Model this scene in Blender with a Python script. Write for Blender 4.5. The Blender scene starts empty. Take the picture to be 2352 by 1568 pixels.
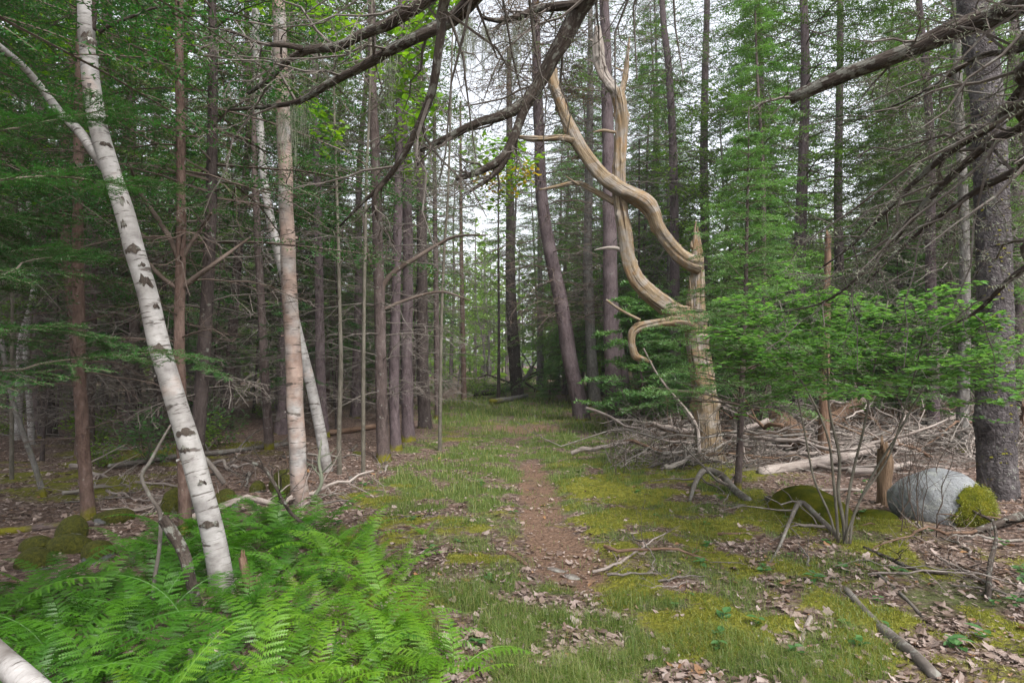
import bpy, math, random
import numpy as np
random.seed(11)
RS = np.random.RandomState(11)
PI = math.pi
C = bpy.context.scene.collection
SC = bpy.context.scene

# ------------------------------------------------------------------ camera, sky, sun, exposure
FPX, CX, CY = 1437.0, 1176.0, 784.0          # photograph measured at 2352 px wide (22 mm lens)
PITCH = math.radians(2.03)
CAM = np.array([0.0, 0.0, 1.6])
cd = bpy.data.cameras.new('camera'); cam = bpy.data.objects.new('camera', cd); C.objects.link(cam)
cam.location = CAM; cam.rotation_euler = (PI/2 + PITCH, 0, 0)
cd.sensor_width = 36; cd.lens = 36*FPX/2352; cd.clip_end = 2000; cd.clip_start = .05
SC.camera = cam

SUN_EL, SUN_ROT = math.radians(52), math.radians(150)
w = bpy.data.worlds.new('World'); SC.world = w; w.use_nodes = True
nt = w.node_tree
for n_ in list(nt.nodes): nt.nodes.remove(n_)
wo = nt.nodes.new('ShaderNodeOutputWorld'); bg = nt.nodes.new('ShaderNodeBackground')
sky = nt.nodes.new('ShaderNodeTexSky'); sky.sky_type = 'NISHITA'; sky.sun_disc = False
sky.sun_elevation = SUN_EL; sky.sun_rotation = SUN_ROT; sky.dust_density = 3; sky.air_density = 1
hs = nt.nodes.new('ShaderNodeHueSaturation'); hs.inputs['Saturation'].default_value = .22
nt.links.new(sky.outputs[0], hs.inputs['Color']); nt.links.new(hs.outputs[0], bg.inputs[0])
bg.inputs[1].default_value = .15
nt.links.new(bg.outputs[0], wo.inputs[0])
sd = bpy.data.lights.new('sun', 'SUN'); sd.energy = 1.5; sd.angle = math.radians(12); sd.color = (1, .965, .91)
sun = bpy.data.objects.new('sun', sd); C.objects.link(sun)
sun.rotation_euler = (PI/2 - SUN_EL, 0, PI - SUN_ROT)      # overcast: veiled sun high behind the camera
SC.view_settings.view_transform = 'Standard'; SC.view_settings.look = 'None'
SC.view_settings.gamma = 1; SC.view_settings.use_curve_mapping = False
SC.view_settings.exposure = 1.52
SC.cycles.max_bounces = 6; SC.cycles.diffuse_bounces = 4; SC.cycles.transmission_bounces = 4
SC.cycles.glossy_bounces = 2

# ------------------------------------------------------------------ photograph -> place
_cp, _sp = math.cos(PITCH), math.sin(PITCH)
def ray(px, py):
    dx, dz = (px-CX)/FPX, (CY-py)/FPX
    return np.array([dx, _cp - dz*_sp, _sp + dz*_cp])
def W(px, py, Y):
    d = ray(px, py); return CAM + d*(Y/d[1])
def G(px, py):
    d = ray(px, py); return CAM + d*(-CAM[2]/d[2])
def GY(py): return float(G(CX, py)[1])
def stretch(px): return math.sqrt(1+((px-CX)/FPX)**2)
def poly(pts, Y): return np.array([W(p[0], p[1], p[2] if len(p) > 2 else Y) for p in pts])

# ------------------------------------------------------------------ noise
def _h(xi, yi, seed):
    m = np.uint64(0xffffffff)
    h = (xi.astype(np.int64).astype(np.uint64)*np.uint64(374761393) + yi.astype(np.int64).astype(np.uint64)*np.uint64(668265263) + np.uint64(seed)*np.uint64(1274126177)) & m
    h = ((h ^ (h >> np.uint64(13)))*np.uint64(1274126177)) & m
    return ((h ^ (h >> np.uint64(16))) & m).astype(np.float64)/4294967295.0
def vnoise(x, y, seed=0):
    x = np.asarray(x, float); y = np.asarray(y, float)
    xi, yi = np.floor(x), np.floor(y); fx, fy = x-xi, y-yi
    fx = fx*fx*(3-2*fx); fy = fy*fy*(3-2*fy)
    a, b = _h(xi, yi, seed), _h(xi+1, yi, seed); c, d = _h(xi, yi+1, seed), _h(xi+1, yi+1, seed)
    return (a*(1-fx)+b*fx)*(1-fy) + (c*(1-fx)+d*fx)*fy
def fbm(x, y, seed=0, o=4):
    s, a, t = 0, 1, 0
    for k in range(o):
        s = s + a*vnoise(np.asarray(x)*2**k, np.asarray(y)*2**k, seed+k*17); t += a; a *= .5
    return s/t
def sm(a, b, x):
    t = np.clip((x-a)/(b-a), 0, 1); return t*t*(3-2*t)
def nrm(v): return v/np.maximum(np.linalg.norm(v, axis=-1, keepdims=True), 1e-9)

# ------------------------------------------------------------------ mesh building
class MB:
    def __init__(s): s.V, s.Q, s.T, s.tc, s.qm, s.tm, s.n = [], [], [], [], [], [], 0
    def add(s, V, Q=None, T=None, tc=None, mat=0):
        V = np.asarray(V, float).reshape(-1, 3)
        s.V.append(V); s.tc.append(V if tc is None else np.asarray(tc, float).reshape(-1, 3))
        if Q is not None and len(Q): s.Q.append(np.asarray(Q, np.int64)+s.n); s.qm.append(np.full(len(Q), mat))
        if T is not None and len(T): s.T.append(np.asarray(T, np.int64)+s.n); s.tm.append(np.full(len(T), mat))
        s.n += len(V); return s
    def mesh(s, name, mats, smooth=True):
        me = bpy.data.meshes.new(name)
        V = np.concatenate(s.V); tc = np.concatenate(s.tc)
        Q = np.concatenate(s.Q) if s.Q else np.zeros((0, 4), np.int64)
        T = np.concatenate(s.T) if s.T else np.zeros((0, 3), np.int64)
        mi = np.concatenate(s.qm+s.tm) if (s.qm or s.tm) else np.zeros(0)
        me.vertices.add(len(V)); me.vertices.foreach_set('co', V.astype(np.float32).ravel())
        loops = np.concatenate([Q.ravel(), T.ravel()]).astype(np.int32)
        me.loops.add(len(loops)); me.loops.foreach_set('vertex_index', loops)
        nq, ntr = len(Q), len(T); me.polygons.add(nq+ntr)
        st = np.concatenate([np.arange(nq)*4, nq*4+np.arange(ntr)*3]).astype(np.int32)
        me.polygons.foreach_set('loop_start', st)
        me.polygons.foreach_set('loop_total', np.concatenate([np.full(nq, 4), np.full(ntr, 3)]).astype(np.int32))
        me.polygons.foreach_set('material_index', mi.astype(np.int32))
        me.polygons.foreach_set('use_smooth', np.full(nq+ntr, smooth))
        for m in (mats if isinstance(mats, (list, tuple)) else [mats]): me.materials.append(m)
        a = me.attributes.new('tc', 'FLOAT_VECTOR', 'POINT'); a.data.foreach_set('vector', tc.astype(np.float32).ravel())
        me.update(calc_edges=True); return me

def ob(name, me, parent=None, loc=None, kind=None):
    o = bpy.data.objects.new(name, me); C.objects.link(o)
    if parent is not None: o.parent = parent
    if loc is not None: o.location = loc
    if kind: o['kind'] = kind
    return o
def tag(o, label, cat, group=None):
    o['label'] = label; o['category'] = cat
    if group: o['group'] = group
    return o
def thing(name, label, cat, loc=(0, 0, 0), group=None, rz=0):
    o = bpy.data.objects.new(name, None); C.objects.link(o); o.location = loc; o.rotation_euler[2] = rz
    o.empty_display_size = .2
    return tag(o, label, cat, group)
def dup(root, loc, rz, s=1, label=None, group=None, tilt=(0, 0)):
    r = root.copy(); C.objects.link(r); r.location = loc; r.rotation_euler = (tilt[0], tilt[1], rz); r.scale = (s, s, s)
    if label: r['label'] = label
    if group: r['group'] = group
    for ch in list(root.children):
        c = ch.copy(); C.objects.link(c); c.parent = r
        for g_ in list(ch.children):
            d = g_.copy(); C.objects.link(d); d.parent = c
    return r

def px_of(x, y): return CX+x/y*FPX
def slot(x, y, marks):
    px = px_of(x, y)
    for (a, na), (b, nb) in zip(marks, marks[1:]):
        if px < b or nb == marks[-1][1]:
            return 'between %s and %s' % (na, nb)
WOODS = [(-900, 'the left edge'), (207, 'the reddish mossy-footed spruce'), (415, 'the leaning birch'), (680, 'the pink birch'), (880, 'the path edge trunks'), (1066, 'the path end log'), (1300, 'the leaning spruce'), (1420, 'the fused purple pair'), (1600, 'the bleached tree'), (1720, 'the young fir'), (1930, 'the sky gap trunk'), (2290, 'the old spruce'), (3600, 'the right edge')]
def row(y, cuts, names):
    for c_, n_ in zip(cuts, names):
        if y < c_: return n_
    return names[-1]
def spline(P, n):
    """Catmull-Rom through the rows of P (any width), n samples"""
    P = np.asarray(P, float); k = len(P)
    E = np.vstack([2*P[0]-P[1], P, 2*P[-1]-P[-2]])
    d = np.r_[0, np.cumsum(np.linalg.norm(np.diff(P[:, :3], axis=0), axis=1))]
    u = np.interp(np.linspace(0, d[-1], n), d, np.arange(k))
    i = np.clip(np.floor(u).astype(int), 0, k-2); f = (u-i)[:, None]
    a, b, c, e = E[i], E[i+1], E[i+2], E[i+3]
    return .5*(2*b + (c-a)*f + (2*a-5*b+4*c-e)*f**2 + (3*b-a-3*c+e)*f**3)

def tubes(P, R, n=3, rough=0, seed=0, flare=None):
    """P (N,k,3), R (N,k): batch of tubes; returns V, Q, tc"""
    P = np.asarray(P, float); R = np.asarray(R, float)
    if P.ndim == 2: P, R = P[None], R[None]
    N, k, _ = P.shape
    T = nrm(np.gradient(P, axis=1))
    ax = np.abs(T).max(axis=1).argmin(axis=1)
    ref = np.eye(3)[ax][:, None, :]
    U = nrm(np.cross(T, np.broadcast_to(ref, T.shape))); Wv = np.cross(T, U)
    a = np.arange(n)*2*PI/n
    ca, sa = np.cos(a)[None, None, :, None], np.sin(a)[None, None, :, None]
    S = np.concatenate([np.zeros((N, 1)), np.cumsum(np.linalg.norm(np.diff(P, axis=1), axis=2), axis=1)], axis=1)
    RR = np.repeat(R[:, :, None], n, axis=2)
    if rough:
        rs = np.random.RandomState(seed+5)
        f = 0
        for q in range(7):
            m = rs.randint(1, 5); fr = rs.uniform(1.5, 9); ph = rs.uniform(0, 6.28, 2)
            f = f + np.sin(m*a[None, None, :]+ph[0]+1.3*np.sin(fr*.4*S[:, :, None]+ph[1]))*np.sin(fr*S[:, :, None]+ph[1])
        RR = RR*(1+rough*f/2.2)
    if flare is not None:                                   # root flare: lobes near the base
        amp, hh, lob = flare
        rs = np.random.RandomState(seed+9); ph = rs.uniform(0, 6.28)
        e = np.exp(-S/hh)[:, :, None]
        RR = RR*(1+amp*e*(.55+.45*np.sin(lob*a[None, None, :]+ph)+.25*np.sin((lob-2)*a[None, None, :]+2*ph)))
    V = P[:, :, None, :] + RR[..., None]*(ca*U[:, :, None, :] + sa*Wv[:, :, None, :])
    R0 = R.mean(axis=1)[:, None, None, None] + np.zeros((N, k, n, 1))
    tc = np.concatenate([ca*R0, sa*R0, S[:, :, None, None]+np.zeros((N, k, n, 1))], axis=3)
    i, j, q = np.meshgrid(np.arange(N), np.arange(k-1), np.arange(n), indexing='ij')
    b = i*k*n + j*n
    Q = np.stack([b+q, b+(q+1) % n, b+n+(q+1) % n, b+n+q], axis=-1).reshape(-1, 4)
    return V.reshape(-1, 3), Q, tc.reshape(-1, 3)
def capped(P, R, both=True):
    P = np.asarray(P, float); R = np.asarray(R, float)
    t1 = nrm(P[-1]-P[-2]); P = np.vstack([P, P[-1]+t1*R[-1]*.25]); R = np.r_[R, R[-1]*.02]
    if both:
        t0 = nrm(P[0]-P[1]); P = np.vstack([P[0]+t0*R[0]*.25, P]); R = np.r_[R[0]*.02, R]
    return P, R
def add_tube(mb, P, R, n=8, rough=0, seed=0, flare=None, mat=0, cap=True):
    if cap: P, R = capped(P, R)
    V, Q, tc = tubes(P, R, n, rough, seed, flare); mb.add(V, Q, None, tc, mat); return mb

def at(P, t):
    """points and tangents on polylines P (N,k,3) at t (N,m)"""
    N, k, _ = P.shape; u = t*(k-1); i = np.clip(np.floor(u).astype(int), 0, k-2); f = (u-i)[..., None]
    r = np.arange(N)[:, None]; A, B = P[r, i], P[r, i+1]
    return A*(1-f)+B*f, nrm(B-A)
def length(P): return np.linalg.norm(np.diff(P, axis=1), axis=2).sum(axis=1)
Z3 = np.array([0, 0, 1.0])

def children(P, R, m, t0=.15, t1=1.0, lf=.5, lmin=.03, ang=50, k=4, droop=-.1, roll=.25, wig=.05, rf=.55, pw=.7, rs=RS, tipr=.3):
    """side shoots along each parent, alternately left and right"""
    N = len(P); L = length(P)
    t = (np.arange(m)+rs.uniform(0, 1, (N, m)))/m*(t1-t0)+t0
    pos, T = at(P, t)
    S = np.cross(T, Z3); bad = np.linalg.norm(S, axis=-1) < .15; S[bad] = rs.normal(size=(bad.sum(), 3)); S = nrm(S)
    Up = nrm(np.cross(S, T))
    sg = np.where((np.arange(m)[None]+rs.randint(0, 2, (N, 1))) % 2 == 0, 1., -1.)
    ro = rs.normal(0, roll, (N, m))
    side = S*(sg*np.cos(ro))[..., None] + Up*np.sin(ro)[..., None]
    A = np.radians(ang + rs.normal(0, 9, (N, m)))[..., None]
    D = nrm(T*np.cos(A)+side*np.sin(A))
    Lc = lf*L[:, None]*np.clip(1.02-t, .02, 1)**pw*rs.uniform(.7, 1.25, (N, m))+lmin
    s = np.linspace(0, 1, k)
    Pc = pos[..., None, :] + D[..., None, :]*(s[:, None]*Lc[..., None, None]) + Z3*(droop*s**2)[:, None]*Lc[..., None, None]
    wv = np.cumsum(rs.normal(0, 1, (N, m, k, 3)), axis=2)*wig*Lc[..., None, None]/k*2; wv -= wv[:, :, :1]
    Pc = (Pc+wv).reshape(N*m, k, 3)
    ri = np.clip((t*(R.shape[1]-1)).astype(int), 0, R.shape[1]-1)
    r0 = R[np.arange(N)[:, None], ri]*rf
    Rc = (r0[..., None]*np.linspace(1, tipr, k)).reshape(N*m, k)
    return Pc, Rc

def needles(P, sp=.02, nl=.03, nw=.006, rs=RS, spread=.75, flat=.5, lift=.15):
    N, k, _ = P.shape; L = length(P); cnt = np.maximum((L/sp).astype(int), 1)
    idx = np.repeat(np.arange(N), cnt); off = np.arange(len(idx))-np.repeat(np.cumsum(cnt)-cnt, cnt)
    t = (off+rs.uniform(.2, .8, len(off)))/cnt[idx]
    u = t*(k-1); i = np.clip(np.floor(u).astype(int), 0, k-2); f = (u-i)[:, None]
    A, B = P[idx, i], P[idx, i+1]; p = A*(1-f)+B*f; T = nrm(B-A)
    S = np.cross(T, Z3); S = nrm(np.where(np.linalg.norm(S, axis=1, keepdims=True) < .1, np.array([1., 0, 0]), S)); Up = nrm(np.cross(S, T))
    sg = np.where(off % 2 == 0, 1., -1.); ro = rs.normal(0, flat, len(p))
    side = S*(sg*np.cos(ro))[:, None]+Up*(np.sin(ro)+lift)[:, None]
    l = nl*rs.uniform(.7, 1.2, len(p))*np.where(t > .9, .8, 1)
    D = nrm(T*(1-spread)+side*spread)
    a = p-T*(nw/2); b = p+T*(nw/2); c = p+D*l[:, None]
    V = np.stack([a, b, c], axis=1).reshape(-1, 3)
    return V, np.arange(len(V)).reshape(-1, 3)

def leaves_on(P, sp=.06, size=.06, rs=RS, flat=1.2, jit=.03, nice=False, t0=0., wid=.3, hang=0.):
    N, k, _ = P.shape; L = length(P); cnt = np.maximum((L*(1-t0)/sp).astype(int), 1)
    idx = np.repeat(np.arange(N), cnt); off = np.arange(len(idx))-np.repeat(np.cumsum(cnt)-cnt, cnt)
    t = t0+(1-t0)*(off+rs.uniform(0, 1, len(off)))/cnt[idx]
    u = t*(k-1); i = np.clip(np.floor(u).astype(int), 0, k-2); f = (u-i)[:, None]
    A, B = P[idx, i], P[idx, i+1]; p = A*(1-f)+B*f+rs.normal(0, jit, (len(f), 3)); T = nrm(B-A)
    return leaf_faces(p, T, size*rs.uniform(.7, 1.25, len(p)), flat, rs, nice, wid, hang)
def leaf_frames(p, T, flat, rs, hang=0.):
    Nn = nrm(Z3*flat+rs.normal(0, .45, p.shape))
    D = nrm(T*.5+rs.normal(0, .7, p.shape)*np.array([1, 1, .35])-Z3*hang); D = nrm(D-Nn*(D*Nn).sum(1, keepdims=True))
    return D, np.cross(Nn, D), Nn
def leaf_faces(p, T, s, flat, rs, nice, wid, hang=0.):
    D, S, Nn = leaf_frames(p, T, flat, rs, hang); s = s[:, None]
    if not nice:
        V = np.stack([p, p+D*s*.5+S*s*wid+Nn*s*.08, p+D*s, p+D*s*.5-S*s*wid+Nn*s*.08], axis=1)
        M = len(p); b = np.arange(M)[:, None]*4
        return V.reshape(-1, 3), None, np.concatenate([b+np.array([0, 1, 2]), b+np.array([0, 2, 3])])
    V = np.stack([p, p+D*s*.3+S*s*wid+Nn*s*.07, p+D*s*.65+S*s*wid*.8+Nn*s*.05, p+D*s-Nn*s*.06, p+D*s*.65-S*s*wid*.8+Nn*s*.05, p+D*s*.3-S*s*wid+Nn*s*.07], axis=1)
    b = np.arange(len(p))[:, None]*6
    return V.reshape(-1, 3), np.concatenate([b+np.array([0, 1, 2, 3]), b+np.array([0, 3, 4, 5])]), None

# ------------------------------------------------------------------ materials
class NT:
    def __init__(s, name):
        s.m = bpy.data.materials.new(name); s.m.use_nodes = True; s.t = s.m.node_tree
        for n_ in list(s.t.nodes): s.t.nodes.remove(n_)
        s.out = s.t.nodes.new('ShaderNodeOutputMaterial')
    def n(s, typ, ins=None, **props):
        nd = s.t.nodes.new('ShaderNode'+typ)
        for k, v in props.items(): setattr(nd, k, v)
        for k, v in (ins or {}).items(): s.set(nd.inputs[k], v)
        return nd
    def set(s, sock, v):
        if isinstance(v, bpy.types.NodeSocket): s.t.links.new(v, sock)
        elif isinstance(v, (tuple, list)) and len(v) == 3 and sock.type == 'RGBA': sock.default_value = (*v, 1)
        else: sock.default_value = v
    def tc(s): return s.n('Attribute', attribute_name='tc').outputs['Vector']
    def scale(s, vec, sc): return s.n('VectorMath', {0: vec, 1: sc}, operation='MULTIPLY').outputs[0]
    def noise(s, vec, sc, det=3, rough=.55, dist=0): return s.n('TexNoise', {'Vector': vec, 'Scale': sc, 'Detail': det, 'Roughness': rough, 'Distortion': dist}).outputs[0]
    def step(s, v, a, b): return s.n('MapRange', {0: v, 1: a, 2: b, 3: 0., 4: 1.}, clamp=True).outputs[0]
    def math(s, op, a, b=0.): return s.n('Math', {0: a, 1: b}, operation=op).outputs[0]
    def mix(s, f, a, b, bt='MIX'):
        nd = s.n('Mix', {0: f}, data_type='RGBA', blend_type=bt); s.set(nd.inputs[6], a); s.set(nd.inputs[7], b); return nd.outputs[2]
    def ramp(s, f, stops):
        nd = s.n('ValToRGB', {0: f}); e = nd.color_ramp.elements
        e[0].position, e[0].color = stops[0][0], (*stops[0][1], 1); e[1].position, e[1].color = stops[-1][0], (*stops[-1][1], 1)
        for p_, c_ in stops[1:-1]: x = e.new(p_); x.color = (*c_, 1)
        return nd.outputs[0]
    def bump(s, h, st=.5, d=.01): return s.n('Bump', {'Height': h, 'Strength': st, 'Distance': d}).outputs[0]
    def done(s, col, rough=.8, normal=None, spec=.25):
        b = s.n('BsdfPrincipled', {'Base Color': col, 'Roughness': rough, 'Specular IOR Level': spec})
        if normal is not None: s.set(b.inputs['Normal'], normal)
        s.t.links.new(b.outputs[0], s.out.inputs[0]); return s.m
    def leaf(s, col, trans=.35, tcol=None, gloss=.05, rough=.45):
        d = s.n('BsdfDiffuse', {'Color': col}); t = s.n('BsdfTranslucent', {'Color': tcol if tcol is not None else col})
        m = s.n('MixShader', {0: trans}); s.set(m.inputs[1], d.outputs[0]); s.set(m.inputs[2], t.outputs[0])
        g = s.n('BsdfGlossy', {'Color': (1, 1, 1), 'Roughness': rough}); m2 = s.n('MixShader', {0: gloss})
        s.set(m2.inputs[1], m.outputs[0]); s.set(m2.inputs[2], g.outputs[0])
        s.t.links.new(m2.outputs[0], s.out.inputs[0]); return s.m
    def island(s): return s.n('NewGeometry').outputs['Random Per Island']
    def objrand(s): return s.n('ObjectInfo').outputs['Random']
    def pos(s): return s.n('NewGeometry').outputs['Position']

MOSS = (.17, .155, .014)
def bark(name, dark, mid, light, moss_h=.0, lichen=.0, sc=(9, 9, 2.2), bump=.7, bd=.012, moss_amt=.5):
    t = NT(name); v = t.tc(); vs = t.scale(v, sc)
    n1 = t.noise(vs, 3.0, 5, .65, .4); n2 = t.noise(v, 60, 3, .6); n3 = t.noise(v, 1.7, 2)
    col = t.ramp(n1, [(.28, dark), (.5, mid), (.74, light)])
    col = t.mix(t.step(n2, .35, .75), t.mix(.45, col, dark), col)
    col = t.mix(t.math('MULTIPLY', t.step(n3, .42, .7), .45), col, light)
    if lichen:
        l = t.step(t.noise(v, 11, 4, .7), .68-lichen*.16, .72-lichen*.13)
        col = t.mix(t.math('MULTIPLY', l, .5), col, (.24, .245, .215))
    if moss_h:
        z = t.n('SeparateXYZ', {0: v}).outputs[2]
        k = t.math('SUBTRACT', 1.0, t.math('DIVIDE', z, moss_h)); k = t.math('ADD', k, t.math('MULTIPLY', t.math('SUBTRACT', t.noise(v, 5, 4), .5), 2.6))
        k = t.step(k, .25+.5*(1-moss_amt), .6+.5*(1-moss_amt)); col = t.mix(k, col, t.mix(n2, (.06, .06, .008), MOSS))
    vor = t.n('TexVoronoi', {'Vector': vs, 'Scale': 5.0}, feature='DISTANCE_TO_EDGE').outputs[0]
    h = t.math('ADD', t.math('MULTIPLY', n1, 1.0), t.math('ADD', t.math('MULTIPLY', n2, .35), t.math('MULTIPLY', t.step(vor, 0, .25), .35)))
    return t.done(col, .88, t.bump(h, bump, bd), .15)

M = {}
M['spruce'] = bark('spruce bark', (.028, .021, .02), (.085, .062, .057), (.155, .122, .115), .62, .55, moss_amt=.75)
M['spruce_red'] = bark('reddish spruce bark', (.035, .022, .018), (.115, .073, .058), (.19, .135, .115), .5, .35, moss_amt=.7)
M['spruce_purple'] = bark('purple grey spruce bark', (.035, .026, .029), (.105, .078, .082), (.175, .14, .145), .5, .25, moss_amt=.7)
M['spruce_dark'] = bark('dark bark', (.018, .014, .013), (.05, .038, .035), (.1, .08, .075), .3, .3)
M['spruce_old'] = bark('old scaly spruce bark', (.02, .017, .018), (.068, .058, .059), (.16, .145, .145), .12, .5, (7, 7, 4), 1.0, .02)
M['bark_grey'] = bark('pale grey bark', (.05, .046, .042), (.13, .12, .11), (.225, .213, .2), .7, .6, moss_amt=.85)
M['sapling'] = bark('smooth sapling bark', (.05, .043, .033), (.11, .098, .078), (.19, .175, .145), .0, .4, bump=.3)
M['twig'] = bark('dead grey twigs', (.05, .04, .034), (.13, .11, .097), (.25, .23, .21), 0, .9, (3, 3, 1), .2)
M['twig_brown'] = bark('dead brown twigs', (.04, .028, .022), (.1, .073, .06), (.2, .165, .145), 0, .5, (3, 3, 1), .2)
M['limb'] = bark('lichen crusted limb', (.018, .013, .011), (.05, .038, .031), (.12, .1, .085), 0, .95, (8, 8, 2), .9, .012)
M['deadfall'] = bark('weathered deadfall', (.09, .07, .06), (.27, .225, .2), (.45, .4, .365), 0, .35, (7, 7, .9), .6)
M['log_brown'] = bark('rotting brown log', (.045, .026, .017), (.15, .09, .06), (.27, .19, .14), 0, .2, (8, 8, .8), .8)
M['rotten'] = bark('orange rotten wood', (.045, .027, .016), (.125, .08, .05), (.235, .165, .11), 0, .0, (9, 9, .9), .9)

def birch(name, pink):
    t = NT(name); v = t.tc()
    n0 = t.noise(v, 2.2, 4, .6); n1 = t.noise(v, 7, 4, .65)
    col = t.ramp(n1, [(.3, (.16, .145, .14)), (.5, (.275, .26, .25)), (.72, (.38, .365, .355))])
    pk = t.step(n0, .62-pink*.32, .75-pink*.3)
    col = t.mix(t.math('MULTIPLY', pk, .8), col, t.ramp(n1, [(.3, (.17, .10, .075)), (.7, (.34, .235, .185))]))
    len1 = t.noise(t.scale(v, (7, 7, 52)), 1.0, 3, .6, .3); col = t.mix(t.math('MULTIPLY', t.step(len1, .60, .66), .85), col, (.05, .036, .03))
    len2 = t.noise(t.scale(v, (16, 16, 120)), 1.0, 2, .6); col = t.mix(t.math('MULTIPLY', t.step(len2, .62, .7), .5), col, (.1, .075, .065))
    sc_ = t.noise(t.scale(v, (3.4, 3.4, 7.5)), 1.0, 4, .62, .6); scar = t.step(sc_, .595, .635)
    col = t.mix(t.math('MULTIPLY', scar, .92), col, t.ramp(n1, [(.35, (.022, .018, .016)), (.7, (.12, .095, .08))]))
    sh = t.noise(t.scale(v, (5, 5, 2.5)), 1.0, 3); col = t.mix(t.math('MULTIPLY', t.step(sh, .5, .8), .4), col, (.25, .235, .21))
    zb = t.n('SeparateXYZ', {0: v}).outputs[2]; bd_ = t.step(t.math('ADD', t.math('MULTIPLY', zb, 2.2), t.math('MULTIPLY', n1, 1.0)), 1.25, .55)
    col = t.mix(t.math('MULTIPLY', bd_, .7), col, (.07, .058, .045))
    h = t.math('ADD', t.math('MULTIPLY', len1, -1.0), t.math('ADD', n1, t.math('MULTIPLY', scar, -1.2)))
    return t.done(col, .6, t.bump(h, .5, .008), .3)
M['birch'] = birch('white birch bark', .1)
M['birch_pink'] = birch('peeling pink birch bark', .75)

def deadwood(name, a, b, c, d):
    t = NT(name); v = t.tc()
    g1 = t.noise(t.scale(v, (30, 30, 1.6)), 1.0, 6, .75, .8); g3 = t.noise(v, 4.5, 4, .65, .4); g2 = t.noise(t.scale(v, (90, 90, 3)), 1.0, 3, .6); n0 = t.noise(v, 2.3, 4, .6, .5)
    col = t.ramp(g1, [(.25, a), (.5, b), (.75, c)])
    col = t.mix(t.math('MULTIPLY', t.step(n0, .48, .68), .8), col, d)
    col = t.mix(t.math('MULTIPLY', t.step(g3, .45, .6), .8), col, t.ramp(g1, [(.3, (.13, .115, .1)), (.7, (.34, .31, .28))]))
    crack = t.noise(t.scale(v, (34, 34, .9)), 1.0, 3, .7, .3); ck = t.step(crack, .60, .65)
    col = t.mix(t.math('MULTIPLY', ck, .85), col, (.045, .025, .015))
    col = t.mix(t.math('MULTIPLY', t.step(g2, .55, .75), .35), col, (.12, .085, .06))
    h = t.math('ADD', g1, t.math('ADD', t.math('MULTIPLY', g2, .4), t.math('MULTIPLY', ck, -1.2)))
    return t.done(col, .8, t.bump(h, 1., .022), .12)
M['bleached'] = deadwood('bleached bare wood', (.075, .05, .032), (.195, .145, .092), (.325, .26, .175), (.24, .135, .055))
M['bleached_grey'] = deadwood('silver grey bare wood', (.13, .11, .095), (.26, .23, .205), (.37, .335, .31), (.22, .16, .12))

def needle_mat(name, a, b, tip):
    t = NT(name); r = t.island(); p = t.tc()
    col = t.mix(r, a, b); col = t.mix(t.step(t.noise(p, 2.1, 2), .4, .68), col, tip)
    return t.leaf(col, .38, t.mix(1.0, col, (1.5, 1.6, .9), 'MULTIPLY'), .03)
M['needle'] = needle_mat('spruce needles', (.035, .075, .014), (.06, .115, .02), (.08, .15, .022))
M['needle_dark'] = needle_mat('dark fir needles', (.014, .055, .014), (.026, .09, .02), (.035, .12, .024))
M['needle_bright'] = needle_mat('young fir needles', (.055, .135, .032), (.085, .19, .044), (.12, .235, .05))
M['needle_mid'] = needle_mat('green spruce needles', (.05, .115, .024), (.08, .165, .032), (.11, .205, .04))
M['needle_pale'] = needle_mat('pale young fir needles', (.06, .14, .045), (.09, .195, .06), (.13, .25, .07))
M['needle_brown'] = needle_mat('rusty dead needles', (.1, .05, .03), (.15, .085, .05), (.12, .07, .04))
def leaf_mat(name, a, b, c, tr=.45, rnd='island', tb=1.5, gl=.025):
    t = NT(name); r = t.island() if rnd == 'island' else t.objrand()
    col = t.ramp(r, [(0., a), (.5, b), (1., c)])
    tcol = t.mix(1.0, col, (tb, tb*1.05, tb*.6), 'MULTIPLY')
    return t.leaf(col, tr, tcol, gl)
M['leaf_beech'] = leaf_mat('beech leaves', (.07, .165, .045), (.10, .22, .055), (.15, .28, .065), .5)
M['leaf_beech_obj'] = leaf_mat('beech leaf', (.07, .165, .045), (.10, .22, .055), (.15, .28, .065), .5, rnd='obj')
M['leaf_maple'] = leaf_mat('maple leaves', (.08, .19, .01), (.12, .24, .012), (.18, .29, .014))
M['leaf_yellow'] = leaf_mat('turning maple leaves', (.28, .28, .02), (.38, .27, .02), (.42, .2, .015))
M['leaf_back'] = leaf_mat('distant leaves', (.08, .16, .02), (.12, .22, .028), (.18, .28, .04), .5)
M['fern'] = leaf_mat('fern frond', (.03, .105, .006), (.045, .14, .007), (.068, .18, .010), .35, 'obj', 1.4)  # deeper copy: shade on the left put into the frond colour
M['fern_lit'] = leaf_mat('pale fern frond', (.07, .18, .009), (.10, .225, .011), (.135, .265, .015), .4, 'obj', 1.3)  # brighter copy: light beside the path put into the frond colour
M['grass'] = leaf_mat('grass blades', (.07, .125, .02), (.11, .17, .03), (.24, .23, .09), .35)
M['moss_tuft'] = leaf_mat('moss tufts', (.10, .125, .014), (.165, .18, .022), (.25, .235, .035), .3)
M['herb'] = leaf_mat('herb leaves', (.045, .12, .04), (.06, .15, .045), (.085, .18, .05), .4)
def litter_mat(rnd):
    t = NT('dead leaf' if rnd == 'obj' else 'leaf litter'); r = t.objrand() if rnd == 'obj' else t.island()
    col = t.ramp(r, [(0., (.09, .055, .042)), (.25, (.2, .14, .115)), (.5, (.31, .235, .2)), (.82, (.39, .31, .28)), (.95, (.17, .105, .075)), (1., (.34, .17, .06))])
    col = t.mix(t.math('MULTIPLY', t.noise(t.tc(), 22, 3), .5), col, (.12, .075, .05))
    return t.leaf(col, .2, None, .05, .5)
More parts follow.
